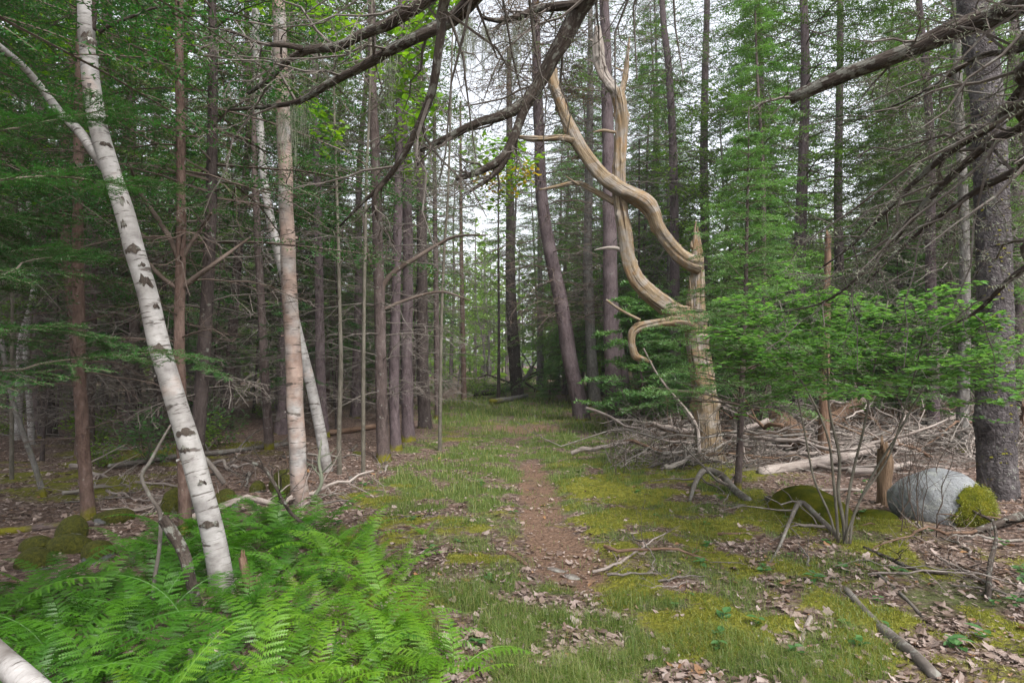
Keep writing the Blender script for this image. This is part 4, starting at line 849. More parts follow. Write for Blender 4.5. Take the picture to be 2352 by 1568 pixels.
leaf_me = lv.add(V, [[0, 1, 2, 3], [0, 3, 4, 5]]).mesh('leaf', M['leaf_beech_obj'])
import mathutils
order = np.argsort(LP[:, 0, 1])[:200]
for q in range(300):
    i = order[q % len(order)]; f = rs.uniform(.3, 1); p = LP[i, 0]*(1-f)+LP[i, -1]*f+rs.normal(0, .012, 3)
    o = ob('leaf', leaf_me, t, tuple(p)); o.rotation_euler = (rs.normal(0, .3), rs.normal(.15, .3), rs.uniform(0, 6.28)); s_ = rs.uniform(.05, .075); o.scale = (s_, s_, s_)

# ------------------------------------------------------------------ rocks
def icos(sub=4):
    import bmesh
    bm = bmesh.new(); bmesh.ops.create_icosphere(bm, subdivisions=sub, radius=1); V = np.array([v.co[:] for v in bm.verts]); T = np.array([[v.index for v in f.verts] for f in bm.faces]); bm.free(); return V, T
IC5, IC4 = icos(6), icos(4)
def rock_shape(V, seed, amp=.22, flat=.7):
    r = np.random.RandomState(seed); f = 0
    for q in range(14):
        d = nrm(r.normal(size=3)); ff = r.uniform(1., 4.2); f = f+np.sin(V@d*ff+r.uniform(0, 6.28))/ff**1.1
    d2 = V*(1+amp*f*.35)[:, None]
    for q in range(6):                                   # a few flattened faces
        d = nrm(r.normal(size=3)); h = r.uniform(.72, .95); e = d2@d; d2 = d2-np.maximum(e-h, 0)[:, None]*flat*d
    d2 = d2*(1+.05*(fbm(V[:, 0]*3+V[:, 2]*1.3+9, V[:, 1]*3-V[:, 2]*2.2, seed)-.5)+.02*(fbm(V[:, 0]*11+V[:, 2]*7, V[:, 1]*11-V[:, 2]*6, seed+3, 3)-.5))[:, None]
    return d2
def rock(name, label, cat, c, size, seed, m, rz=0, group=None, mesh=IC4):
    V = rock_shape(mesh[0], seed)*np.array(size); me = MB().add(V, None, mesh[1]).mesh(name, M[m])
    o = ob(name, me, None, (c[0], c[1], gz(c[0], c[1])+size[2]*c[2])); o.rotation_euler[2] = rz; HERO.append(np.array(c[:2])); return tag(o, label, cat, group)
gk = G(2226, 1218)
V = rock_shape(IC5[0], 4, .20, .55)*np.array([.49, .42, .35]); me = MB().add(V, None, IC5[1]).mesh('boulder', M['rock'])
bo = ob('boulder', me, None, (gk[0], gk[1]+.36, gz(gk[0], gk[1])+.15)); bo.rotation_euler[1] = .12
tag(bo, 'rounded grey boulder with a golden moss patch in front of the old spruce', 'boulder')
d = nrm(np.array([[.5, -.8, -.05]]))[0]; n3 = fbm(IC5[0][:, 0]*4+9, IC5[0][:, 2]*4+IC5[0][:, 1]*2, 7)
msk = (IC5[0]@d) > .66+.5*(n3-.5)
T5 = IC5[1]; Tm = T5[msk[T5].all(axis=1)]; use = np.unique(Tm); rm = -np.ones(len(V), int); rm[use] = np.arange(len(use))
Vm = V[use]*(1.035+.05*fbm(IC5[0][use][:, 0]*9, IC5[0][use][:, 2]*9, 3)[:, None]); Tm = rm[Tm]
ob('moss', MB().add(Vm, None, Tm).mesh('moss', M['moss']), bo)
rs = np.random.RandomState(3); q = rs.randint(0, len(Vm), 5000); nrmv = nrm(Vm); pv = Vm[q]+rs.normal(0, .016, (5000, 3)); dr = nrm(nrmv[q]+rs.normal(0, .5, (5000, 3))-Z3*.25)
sd2 = nrm(np.cross(dr, rs.normal(size=(5000, 3))))*.0035; V_ = np.stack([pv-sd2, pv+sd2, pv+dr*rs.uniform(.008, .022, (5000, 1))], axis=1).reshape(-1, 3)
ob('moss_fringe', MB().add(V_, None, np.arange(15000).reshape(-1, 3)).mesh('moss_fringe', M['moss_tuft'], False), bo, kind='stuff')
def mound(label, px, py, size, seed, dz=.0, m='moss', name='mossy_mound', cat='mound'):
    g = G(px, py); rock(name, label, cat, (g[0], g[1], dz), size, seed, m, seed, None)
mound('long low moss covered hummock under the beech bush stems', 1870, 1195, (.56, .34, .30), 11, -.1)
mound('small mossy bump right of the long hummock', 2010, 1195, (.2, .15, .12), 12, -.1)
for lab, px, py, sz, sd_ in (('rounded mossy rock left of the reddish spruce foot', 165, 1238, (.22, .18, .19), 21), ('flat mossy rock between two others in the left shade', 155, 1272, (.24, .17, .13), 22), ('bare topped rock at the edge of the ferns in left shade', 222, 1290, (.16, .15, .16), 23), ('dark mossy rock nearest the left edge', 75, 1308, (.22, .17, .13), 24), ('grey rock half hidden behind the flat mossy one', 78, 1268, (.2, .16, .14), 25),
                             ('yellow mossy rock just right of the reddish spruce foot', 258, 1205, (.24, .18, .14), 26), ('mossy rock between slim brown spruce and leaning birch', 400, 1180, (.16, .2, .24), 27), ('tall mossy rock with a bare grey top left of the pink birch', 655, 1128, (.34, .28, .3), 28), ('round mossy knob touching the pink birch', 655, 1150, (.16, .14, .14), 29), ('low mossy lump left of the tall mossy rock', 590, 1130, (.16, .13, .14), 30), ('grey mossy stone peeking right of the leaning birch', 515, 1175, (.2, .18, .2), 31), ('small mossy knob between thin sapling and path trunks', 823, 1052, (.12, .1, .08), 32)):
    g = G(px, py); rock('mossy_rock', lab, 'rock', (g[0], g[1], .25), tuple(q_*.78 for q_ in sz), sd_, 'rock_mossy', sd_)
for lab, px, py, sz, sd_ in (('flat grey stone poking from the trail, upper of two', 1278, 1300, (.08, .035, .02), 41), ('flat grey stone poking from the trail, lower of two', 1312, 1316, (.07, .045, .03), 42)):
    g = G(px, py); rock('path_stone', lab, 'stone', (g[0], g[1], .0), sz, sd_, 'twig', -.5)

# ------------------------------------------------------------------ ferns
def frond_mesh(seed, L=.7, pairs=20, rise=65, m='fern'):
    r = np.random.RandomState(seed); mb = MB()
    k = 40; s = np.linspace(0, 1, k); th = np.radians(rise-(rise+18+r.uniform(-8, 12))*s**1.25)
    x = np.cumsum(np.cos(th))*L/k; z = np.cumsum(np.sin(th))*L/k; yb = .05*L*np.sin(s*2.4+r.uniform(0, 6))*s
    Pm = np.stack([x, yb, z], axis=1); mb.add(*_t(Pm[None, ::3], np.linspace(.0032, .0008, len(Pm[::3]))[None], 3))
    V, T = [], []
    for sg in (1, -1):
        for j in range(pairs):
            t_ = .2+.79*(j+.5*(sg > 0)*.6)/pairs; i = min(int(t_*(k-1)), k-2); p = Pm[i]; Tn = nrm(Pm[i+1]-Pm[i])
            u_ = (t_-.2)/.8; wl = .155*L*((1-u_)**.75)*(.62+.38*min(1, u_/.22))*r.uniform(.9, 1.08)+.006
            S_ = nrm(np.cross(Z3, Tn)); D = nrm(S_*sg*.92+Tn*.38-Z3*.06); Nn = nrm(np.cross(Tn, S_)); F_ = nrm(np.cross(Nn, D))*1.0
            q = 7; e = np.linspace(0, 1, q+1)
            mid = p+D*(e*wl)[:, None]-Z3*(.22*wl*e**2)[:, None]+Tn*(.12*wl*e**2)[:, None]
            hw = (.0125+.05*wl)*(1-e[:-1])**.5*(L/.7)
            for a_ in range(q):
                for s2 in (1, -1):
                    f_ = nrm(Tn*s2+D*.45)
                    b_ = len(V); V += [mid[a_], mid[a_+1], (mid[a_]*.35+mid[a_+1]*.65)+f_*hw[a_]-Nn*hw[a_]*.15*0]; T.append((b_, b_+1, b_+2))
    mb.add(np.array(V), None, np.array(T)); return mb.mesh('frond', M[m], False)
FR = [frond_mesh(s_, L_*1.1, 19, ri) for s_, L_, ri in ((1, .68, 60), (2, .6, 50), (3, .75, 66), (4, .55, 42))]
FR_LIT = [frond_mesh(s_, L_*1.1, 18, ri, 'fern_lit') for s_, L_, ri in ((5, .62, 60), (6, .55, 48), (7, .68, 64))]
def inpoly(x, y, pg):
    c = False; j = len(pg)-1
    for i in range(len(pg)):
        if (pg[i][1] > y) != (pg[j][1] > y) and x < (pg[j][0]-pg[i][0])*(y-pg[i][1])/(pg[j][1]-pg[i][1])+pg[i][0]: c = not c
        j = i
    return c
FP = [G(*p)[:2] for p in ((-500, 1420), (-100, 1380), (200, 1370), (300, 1300), (350, 1265), (470, 1230), (600, 1205), (745, 1225), (860, 1290), (880, 1370), (900, 1430), (960, 1490), (1010, 1560), (1010, 1800), (700, 2300), (-1500, 2300))]
GAP = [(W(720, 1330, 1)[:2], 0)]
gg1 = G(790, 1375)[:2]; gg2 = G(560, 1390)[:2]; gg3 = G(690, 1290)[:2]
bw = W(520, 1370, Yb)[:2]; spots = []; rs = np.random.RandomState(17); tries = 0
while len(spots) < 290 and tries < 30000:
    tries += 1; y = rs.uniform(2.1, 7.0); x = rs.uniform(-4.6, .2)
    if abs(x)/max(y, .1) > 1.0 or not inpoly(x, y, FP): continue
    if np.hypot(*(gg1-[x, y])) < .24 or np.hypot(*(gg2-[x, y])) < .16 or np.hypot(*(gg3-[x, y])) < .2: continue
    if any((x-a)**2+(y-b)**2 < .135**2 for a, b in spots): continue
    if y < 2.9 and x > -.9: continue
    if y < 2.5: continue
    if np.hypot(x-bw[0], (y-bw[1]+.35)*.5) < .17: continue
    spots.append((x, y))
print('ferns', len(spots))
FERNM = [(-900, 'the left edge'), (220, 'the bare topped rock'), (330, 'the crooked pale stem'), (430, 'the dark broken stick'), (510, 'the leaning birch'), (580, 'the grey stump'), (690, 'the pink birch'), (1300, 'the path')]
for x, y in spots:
    fs = rs.randint(0, 3); sc_ = ((.58, .70), (.42, .54), (.76, .92))[fs]; sc_ = rs.uniform(*sc_)
    pale = x > -1.35+rs.normal(0, .25)  # path side takes the lit frond colour, the left the shaded one
    z = gz(x, y)-.03; edge = (x/y) > -.25
    zone = ('beside the path' if pale else 'in the left shade')
    t = thing('fern', '%s%s fern, %s row, %s' % (('', 'small ', 'big ')[fs], 'pale' if pale else 'green', row(y, (2.8, 3.1, 3.4, 3.8, 4.2, 4.7, 5.2, 5.8), ('front', 'second', 'third', 'fourth', 'fifth', 'sixth', 'seventh', 'eighth', 'back')), slot(x, y, FERNM)), 'fern', (x, y, z), 'lit-green ferns along the path' if pale else 'ferns filling the shaded lower left', rs.uniform(0, 6.28))
    nfr = rs.randint(4, 6)
    for q in range(nfr):
        o = ob('frond', (FR_LIT if pale else FR)[rs.randint(0, 3 if pale else 4)], t, (rs.normal(0, .03), rs.normal(0, .03), 0))
        o.rotation_euler = (rs.normal(0, .14), rs.normal(0, .16), q*2*PI/nfr+rs.normal(0, .3)); s_ = sc_*rs.uniform(.75, 1.15); o.scale = (s_, s_, s_)
for lab, px, py, sc_ in (('lone tiny fern standing in leaf litter at the edge of the path', 975, 1232, .36), ('small lit-green fern sprig at the outer tip of the fern bed', 930, 1330, .6), ('single low fern frond cluster on bare litter right of the birch stump', 790, 1365, .5), ('large arching fern at the lower right end of the fern bed', 1040, 1560, .75)):
    g = G(px, py); t = thing('fern', lab, 'fern', (g[0], g[1], gz(g[0], g[1])-.02), None, rs.uniform(0, 6))
    for q in range(5): 
        o = ob('frond', FR_LIT[q % 3], t); o.rotation_euler = (rs.normal(0, .12), rs.normal(0, .12), q*1.256+rs.normal(0, .2)); o.scale = (sc_,)*3

# sticks standing in the ferns
def stick(name, label, pts, ws, m, n=8, seed=0, Y=None, rough=.1, sub=None, cat='stick', twigs=0):
    Yq = Y or GY(pts[0][1]); A = np.array([[*W(p[0], p[1], p[2] if len(p) > 2 else Yq), w_] for p, w_ in zip(pts, ws)]); A = spline(A, 40)
    b = A[:, :3][0].copy(); mb = add_tube(MB(), A[:, :3]-b, A[:, 3]/2/FPX*Yq, n, rough, seed)
    if twigs:
        q = np.random.RandomState(seed+50); P1, R1 = children((A[:, :3]-b)[None], (A[:, 3]/2/FPX*Yq)[None], twigs, .15, 1, .35, .06, 55, 5, 0, .9, .2, .5, .4, q); mb.add(*_t(P1, np.maximum(R1, .002), 4))
        P2, R2 = children(P1, R1, 3, .2, 1, .45, .03, 50, 4, 0, .9, .2, .6, rs=q); mb.add(*_t(P2, np.maximum(R2, .0015), 3))
    return tag(ob(name, mb.mesh(name, M[m]), None, tuple(b)), label, cat)
stick('standing_stick', 'dark lichen flecked broken stick slanting up out of the ferns', [(478, 1480), (462, 1420), (440, 1340), (422, 1270), (395, 1220), (375, 1190)], [18, 22, 24, 26, 27, 23], 'limb', 10, 1, 4.0)
stick('standing_stick', 'thin crooked pale stem winding up through the ferns left of the birch', [(330, 1470), (348, 1400), (355, 1330), (366, 1260), (368, 1180), (348, 1145), (325, 1095), (345, 1060), (372, 1010), (392, 975)], [10, 10, 9, 9, 9, 9, 8, 8, 6, 4], 'twig', 7, 2, 4.1)
stick('fallen_branch', 'dark bare branch lying up over the ferns toward the pink birch', [(712, 1212), (675, 1185), (650, 1150), (630, 1110), (605, 1075), (575, 1060), (540, 1050)], [7, 8, 8, 9, 8, 7, 4], 'limb', 7, 3, 5.6, twigs=7)
stick('lichen_twig', 'mint coloured lichen twig standing right of the pink birch foot', [(705, 1165), (738, 1110), (732, 1060), (738, 1010)], [8, 8, 7, 3], 'lichen', 6, 4, 7., twigs=5)
stick('fallen_branch', 'grey dead branch leaning beside the leaning birch trunk', [(515, 1110), (490, 1075), (462, 1045), (420, 1010)], [12, 12, 10, 8], 'twig', 7, 5, 6.8, twigs=6)

# ------------------------------------------------------------------ sticks and logs on the ground, brush pile
def ground_stick(name, label, pts, ws, m, seed=0, cat='stick', lift=0., n=8, twigs=0, k=30):
    A = []
    for p, w_ in zip(pts, ws):
        g = G(p[0], p[1]); r = w_/2/FPX*g[1]; z = gz(g[0], g[1])+r*.6+lift+(p[2] if len(p) > 2 else 0); A.append([g[0], g[1], z, r])
    A = spline(np.array(A), k); b = A[0, :3].copy(); mb = add_tube(MB(), A[:, :3]-b, np.maximum(A[:, 3], .002), n, .1, seed)
    if twigs:
        q = np.random.RandomState(seed+50); P1, R1 = children((A[:, :3]-b)[None], A[:, 3][None], twigs, .1, 1, .3, .08, 50, 5, 0, .6, .15, .45, .4, q); mb.add(*_t(P1, np.maximum(R1, .003), 4))
        P2, R2 = children(P1, R1, 3, .2, 1, .45, .03, 50, 4, 0, .6, .2, .6, rs=q); mb.add(*_t(P2, np.maximum(R2, .002), 3))
    return tag(ob(name, mb.mesh(name, M[m]), None, tuple(b)), label, cat)
ground_stick('fallen_stick', 'long weathered stick pointing toward the bottom right corner on moss', [(2150, 1580), (2100, 1530), (2040, 1470), (1990, 1420), (1945, 1370)], [30, 27, 24, 20, 14], 'twig', 1)
ground_stick('fallen_stick', 'thin pale stick lying across the leaf litter above the long weathered one', [(2120, 1432), (2060, 1370), (2000, 1320), (1955, 1290)], [8, 8, 7, 5], 'twig', 2)
ground_stick('fallen_stick', 'pale thin stick at lower right in front of the long weathered one', [(1840, 1480), (1850, 1450), (1862, 1425)], [9, 11, 12], 'deadfall', 3)
ground_stick('fallen_stick', 'short dark log chunk beside the trail', [(1165, 1272), (1185, 1282), (1208, 1296)], [13, 14, 11], 'log_brown', 4)
ground_stick('fallen_stick', 'dark forked stick on litter between the ferns and the grass', [(895, 1198), (935, 1192), (975, 1190), (1030, 1178)], [7, 8, 7, 4], 'limb', 5, twigs=5)
ground_stick('fallen_stick', 'dark lichen branch lying in front of the boulder at the right edge', [(2400, 1205), (2340, 1215), (2290, 1228), (2240, 1240)], [22, 20, 18, 12], 'limb', 6, lift=.03, twigs=5)
ground_stick('fallen_stick', 'blackened crooked stick at the right edge standing in leaf litter', [(2270, 1385), (2275, 1340, .1), (2290, 1310, .2), (2282, 1285, .28)], [12, 11, 8, 4], 'limb', 7)
ground_stick('fallen_stick', 'dark lichen log resting against the mossy hummock', [(1765, 1160), (1800, 1178), (1850, 1190), (1900, 1205)], [16, 17, 16, 10], 'limb', 8, lift=.03)
ground_stick('fallen_branch', 'grey green arched dead branch below the young fir', [(1720, 1160), (1690, 1140, .05), (1655, 1122, .14), (1620, 1118, .17), (1598, 1130, .1), (1585, 1155, 0)], [18, 17, 16, 14, 11, 7], 'twig', 9, twigs=5, k=40)
ground_stick('fallen_branch', 'pale spidery dead branch sprawling in front of the beech bush', [(1925, 1240), (1880, 1225, .1), (1840, 1215, .2), (1815, 1235, .1), (1790, 1270, .02), (1755, 1320)], [14, 12, 12, 9, 6, 3], 'twig', 10, twigs=9, k=40)
ground_stick('fallen_branch', 'thin bleached twig lying right of the trail in the near grass', [(1340, 1402), (1362, 1393), (1385, 1386)], [5, 6, 4], 'deadfall', 11)
ground_stick('fallen_stick', 'dark stick curving through litter right of the beech bush', [(1985, 1275), (2040, 1300), (2100, 1322), (2180, 1330), (2240, 1318)], [9, 9, 8, 6, 4], 'limb', 12, lift=.02, twigs=6)
ground_stick('fallen_stick', 'reddish stick slanting through the moss at far lower right', [(2200, 1520), (2160, 1490), (2110, 1462)], [11, 10, 7], 'log_brown', 13)
ground_stick('fallen_log', 'pale birch log lying across the grassy end of the path', [(1125, 927), (1150, 926), (1185, 920), (1210, 913)], [13, 13, 12, 9], 'bark_grey', 14, 'log', .06)
ground_stick('fallen_log', 'dark twisted log lying behind the pale one at the path end', [(1085, 914), (1150, 912, .15), (1190, 905, .3), (1215, 890, .7), (1222, 880, 1.2)], [12, 13, 13, 11, 7], 'spruce_dark', 15, 'log', .1, twigs=9)
ground_stick('fallen_log', 'long pale weathered log running behind the stump toward the boulder', [(1745, 1092), (1850, 1082, .05), (1960, 1066, .1), (2060, 1045, .16), (2140, 1035, .2)], [24, 26, 26, 22, 16], 'deadfall', 16, 'log', twigs=9)
ground_stick('fallen_log', 'thin pale log parallel in front of the long weathered one', [(1950, 1092), (2020, 1092, .02), (2090, 1085, .03)], [15, 14, 12], 'deadfall', 17, 'log', .05)
ground_stick('fallen_log', 'broad brown split log lying end on in the brush right of the young fir', [(1840, 1050, .12), (1800, 1022, .2), (1755, 998, .3)], [52, 62, 40], 'log_brown', 18, 'log', .0, 12)
ground_stick('fallen_log', 'leaning brown log propped across the brush behind the stump', [(1900, 1020, .2), (1980, 1005, .5), (2040, 985, .75), (2070, 970, 1.0)], [30, 30, 26, 20], 'log_brown', 19, 'log', .1, 10)
ground_stick('fallen_log', 'pale orange tinted log high at the back of the brush pile', [(1935, 960, .35), (2000, 960, .38), (2080, 958, .4), (2160, 955, .4)], [20, 22, 22, 18], 'bleached', 20, 'log', .1, 10)
ground_stick('fallen_log', 'silver log along the back left of the brush pile', [(1690, 948, .2), (1760, 945, .25), (1850, 943, .3)], [18, 18, 14], 'bleached_grey', 21, 'log', .1, 10)
ground_stick('fallen_log', 'upright slab of a broken log slanting through the middle of the brush', [(1890, 1000, .1), (1930, 985, .6), (1965, 960, .9)], [40, 44, 26], 'log_brown', 22, 'log', .1, 10)
ground_stick('fallen_log', 'rusty rotten log under the leaning brown one', [(1960, 1000, .15), (2060, 995, .2), (2170, 985, .25)], [44, 50, 40], 'rotten', 23, 'log', .0, 12)
ground_stick('fallen_log', 'mossy brown log lying on the left forest floor behind the ferns', [(0, 1232), (60, 1225), (150, 1218), (240, 1212)], [18, 18, 16, 12], 'spruce', 24, 'log')
ground_stick('fallen_log', 'thin straight log crossing the left woods behind the leaning birch', [(250, 1082), (380, 1062), (520, 1045), (660, 1030)], [12, 12, 11, 9], 'twig', 25, 'log', .03, twigs=6)
ground_stick('fallen_log', 'reddish log on the litter left of the path edge trunks', [(745, 1000), (800, 993), (860, 985)], [13, 13, 12], 'log_brown', 26, 'log', .03)

rs = np.random.RandomState(23); BR = []
for q in range(14):
    L = rs.uniform(1.1, 3.2); k = 14; s = np.linspace(0, 1, k); Pp = np.stack([s*L-L/2, np.zeros(k), np.zeros(k)], axis=1)+np.cumsum(rs.normal(0, .022, (k, 3)), axis=0)*L*.7
    r0 = rs.uniform(.013, .046); Rr = np.linspace(r0, r0*.3, k); mb = add_tube(MB(), Pp, Rr, 6, .1, q)
    P1, R1 = children(Pp[None], Rr[None], rs.randint(4, 9), .1, 1, .3, .1, 50, 5, 0, 1., .15, .5, .4, rs); mb.add(*_t(P1, np.maximum(R1, .003), 3))
    P2, R2 = children(P1, R1, 3, .2, 1, .45, .04, 50, 3, 0, 1., .2, .6, rs=rs); mb.add(*_t(P2, np.maximum(R2, .002), 3))
    BR.append(mb.mesh('dead_branch', M[('deadfall', 'twig', 'bleached_grey', 'log_brown', 'deadfall')[q % 5]]))
n_b = 0
BN = ['%s %s' % (('pale', 'grey', 'silvery', 'brown', 'pale')[q % 5], ('stout' if max(v.co.z for v in BR[q].vertices)-min(v.co.z for v in BR[q].vertices) > .5 else 'slim')) for q in range(14)]
BRM = [(1000, 'the fused purple pair'), (1600, 'the bleached tree'), (1700, 'the young fir'), (1895, 'the reddish snag'), (2030, 'the rotten stump'), (2205, 'the lichen grey trunk'), (2290, 'the old spruce'), (3500, 'the right edge')]
while n_b < 300:
    px = rs.uniform(1400, 2420); py = rs.uniform(935, 1085); 
    lim = np.interp(px, [1400, 1450, 1600, 1700, 1900, 2100, 2420], [1000, 1060, 1085, 1060, 1060, 1050, 1060])
    if py > lim: continue
    g = G(px, py); pile = np.interp(py, [935, 970, 1030, 1085], [.5, .8, .5, .15])*(.7 if px < 1600 else 1)
    bi = rs.randint(0, 14); me = BR[bi]; o = ob('dead_branch', me, None, (g[0], g[1], gz(g[0], g[1])+.03+rs.uniform(0, 1)**1.2*pile*1.05))
    o.rotation_euler = (rs.uniform(0, 6.28), rs.normal(0, .22), rs.normal(0, .75)+(PI if rs.rand() < .5 else 0)); s_ = rs.uniform(.6, 1.15) if n_b % 5 else rs.uniform(1.2, 1.7); o.scale = (s_, s_, s_)
    tag(o, '%s branch, %s of brush, %s' % (BN[bi], row(g[1], (11.5, 14.5, 18), ('front', 'middle', 'back', 'far back')), slot(g[0], g[1], BRM).replace('the ', '')), 'branch', 'dead branches heaped in the brush pile'); n_b += 1
nB = 3600; px = rs.uniform(1400, 2450, nB); py = rs.uniform(925, 1085, nB)
gB = np.array([G(a, b) for a, b in zip(px, py)]); L = rs.uniform(.15, .9, nB); az = rs.uniform(0, 6.28, nB); el = rs.normal(0, .45, nB)
D = np.stack([np.cos(az)*np.cos(el), np.sin(az)*np.cos(el), np.sin(el)], 1); b_ = np.stack([gB[:, 0], gB[:, 1], ground_z(gB[:, 0], gB[:, 1])+rs.uniform(0, 1, nB)**1.6*.85*np.interp(py, [925, 970, 1030, 1085], [.6, 1, .6, .15])], 1)
Pp = np.stack([b_, b_+D*L[:, None]*.35+rs.normal(0, .03, (nB, 3)), b_+D*L[:, None]*.7+rs.normal(0, .03, (nB, 3)), b_+D*L[:, None]], 1); r0 = rs.uniform(.003, .011, nB); Rr = r0[:, None]*np.linspace(1, .5, 4)
mb = MB()
for m_ in range(3): mb.add(*_t(Pp[m_::3], Rr[m_::3], 3), mat=m_)
ob('brush_twigs', mb.mesh('brush_twigs', [M['deadfall'], M['twig'], M['bleached_grey']], False), kind='stuff')
for q in range(70):                     # scattered sticks on both sides of the path
    if q % 2: px, py = rs.uniform(0, 900), rs.uniform(985, 1180)
    else: px, py = rs.uniform(1450, 2400), rs.uniform(1080, 1400)
    g = G(px, py); o = ob('fallen_stick', BR[rs.randint(0, 14)], None, (g[0], g[1], gz(g[0], g[1])+.03)); o.rotation_euler = (rs.uniform(0, 6.28), rs.normal(0, .04), rs.uniform(0, 6.28)); s_ = rs.uniform(.25, .55) if q % 2 == 0 else rs.uniform(.5, 1); o.scale = (s_,)*3
    tag(o, 'small dead stick, %s, %s' % (row(g[1], (5, 7, 9), ('nearest row', 'near row', 'middle row', 'back row')), slot(g[0], g[1], WOODS)), 'stick', 'small sticks scattered over the litter')
# thin bare shoots standing in the brush in front of the bleached tree and by the boulder
SH = []
for q in range(4):
    k = 8; s = np.linspace(0, 1, k); Pp = np.stack([np.cumsum(rs.normal(0, .02, k)), np.cumsum(rs.normal(0, .02, k)), s*.9], axis=1); Pp -= Pp[0]; Rr = np.linspace(.006, .002, k); mb = add_tube(MB(), Pp, Rr, 5)
    P1, R1 = children(Pp[None], Rr[None], 7, .25, 1, .35, .04, 40, 4, .1, 1.2, .1, .6, .4, rs); mb.add(*_t(P1, np.maximum(R1, .0015), 3)); SH.append(mb.mesh('bare_shoot', M['twig_brown']))
for q in range(46):
    if q < 36: px, py = rs.uniform(1400, 1720), rs.uniform(1040, 1100)
    else: px, py = rs.uniform(2060, 2150), rs.uniform(1195, 1245)
    g = G(px, py); o = ob('bare_shoot', SH[q % 4], None, (g[0], g[1], gz(g[0], g[1])-.03)); o.rotation_euler = (rs.normal(0, .12), rs.normal(0, .12), rs.uniform(0, 6.28)); s_ = rs.uniform(.6, 1.2); o.scale = (s_,)*3
    tag(o, '%s bare shoot %s, %s' % (('tall', 'short')[s_ < .9], row(g[1], (9.2, 10), ('in front', 'at edge', 'in brush')), slot(g[0], g[1], [(1000, 'the fused pair'), (1500, 'the propped branch'), (1625, 'the bleached tree'), (2000, 'the young fir')])) if q < 36 else 'thin bare shoot standing in front of the grey boulder', 'shoot', 'bare shoots by the brush pile' if q < 36 else 'bare shoots by the boulder')

# ------------------------------------------------------------------ near fir boughs on the left, leafy maples
rs = np.random.RandomState(81)
bF = np.array([-3.5, 2.5, 0.]); tF = thing('shade_fir', 'dark green fir boughs reaching in flat sprays from the left edge', 'tree', tuple(bF))
tpF, trF = straight_trunk(9, .11, rs); V, Q, tc = tubes(tpF, trF, 10, .05, 4, (.4, .2, 5)); ob('trunk', MB().add(V, Q, None, tc).mesh('trunk', M['spruce_dark']), tF)
def fir_bough(parent, base, pts, Y, w0=10, seed=0, m2=26, lf=.3, ndl='needle_dark'):
    q = np.random.RandomState(seed); Pp = spline(np.array([W(p[0], p[1], p[2] if len(p) > 2 else Y) if len(p) < 4 else np.array(p[3]) for p in pts]), 24)-base; Rr = np.linspace(w0, 2, 24)/2/FPX*Y
    mb = MB(); add_tube(mb, Pp, Rr, 6, .05, seed); P2, R2 = children(Pp[None], Rr[None], m2, .3, 1, lf, .06, 50, 6, -.10, .12, .04, .5, .6, q); mb.add(*_t(P2, np.maximum(R2, .0015), 3))
    P3, R3 = children(P2, R2, 9, .12, 1, .46, .03, 48, 4, -.05, .12, .04, rs=q); mb.add(*_t(P3, np.maximum(R3, .001), 3))
    for PP in (P2, P3, Pp[None, 10:]):
        V, T = needles(PP, .0040, .022, .0058, q, .72, .35); mb.add(V, None, T, mat=1)
    return ob('bough', mb.mesh('bough', [M['twig_brown'], M[ndl]], False), parent)
tj = lambda z: (0, 0, 0, (bF[0], bF[1], z))
for sdq, (z_, pts, lf) in enumerate([(1.75, [(-60, 850, 2.9), (120, 830, 3.1), (280, 815, 3.3), (400, 812, 3.5), (490, 850, 3.6)], .26), (1.9, [(-60, 640, 2.8), (60, 600, 3.0), (140, 590, 3.2), (205, 585, 3.3)], .3), (2.2, [(-60, 420, 2.8), (120, 405, 3.0), (290, 425, 3.3), (410, 432, 3.5)], .2),
                                    (1.8, [(-60, 760, 2.8), (60, 752, 3.0), (200, 770, 3.2), (260, 790, 3.3)], .28), (2.3, [(-60, 500, 2.9), (20, 490, 3.1), (110, 505, 3.3)], .35), (2.1, [(-60, 590, 3.3), (40, 575, 3.5), (160, 578, 3.8), (240, 590, 4.)], .25), (2.6, [(-60, 300, 3.2), (100, 280, 3.4), (260, 250, 3.6), (330, 250, 3.8)], .25)]):
    fir_bough(tF, bF, [tj(z_)]+pts, 3.2, 10, sdq, lf=lf)
rs2 = np.random.RandomState(82)
ob('foliage', live_boughs(tpF, trF, 3.5, 8.8, 80, 2.3, .3, rs2, m2=12, m3=3, sp=.026, nl=.045, nw=.02).mesh('foliage', [M['twig_brown'], M['needle_dark']], False), tF, kind='stuff')  # upper crown thickened to shade the left foreground, mostly out of view
for lab, x, y, sc_, rz in (('dense dark fir crown hanging over the upper left corner', -3.3, 5.6, .95, .4), ('second dark fir crown hanging above the slim brown spruce', -1.9, 8.2, 1.05, 2.), ('dark fir crown above the left edge birches', -6.5, 7.0, 1.1, 4.)):
    pass
VG = spruce_variant(9.5, .075, (1.2, 3.0, 14, .8, 1.2), (2.7, 9.4, 100, 2.0, .25), 'spruce_dark', 'needle_dark', 55, .024, .044, .018, m2=13, m3=4)
plant(VG, 'dark_fir', 'dense dark fir crown hanging over the upper left corner', 'tree', (-5.3, 5.4, 0), .4, 1.0, None)
plant(VG, 'dark_fir', 'second dark fir crown hanging above the slim brown spruce', 'tree', (-3.35, 6.6, 0), 2., 1.05, None)
plant(VG, 'dark_fir', 'dark fir added to shade the ferns, bough tips entering at the left edge', 'tree', (-4.9, 3.9, 0), 3., .95, None)  # fir added beside the view to darken the left foreground
plant(VG, 'dark_fir', 'dark fir crown above the crooked left edge birches', 'tree', (-6.6, 7.3, 0), 4., 1.15, None)
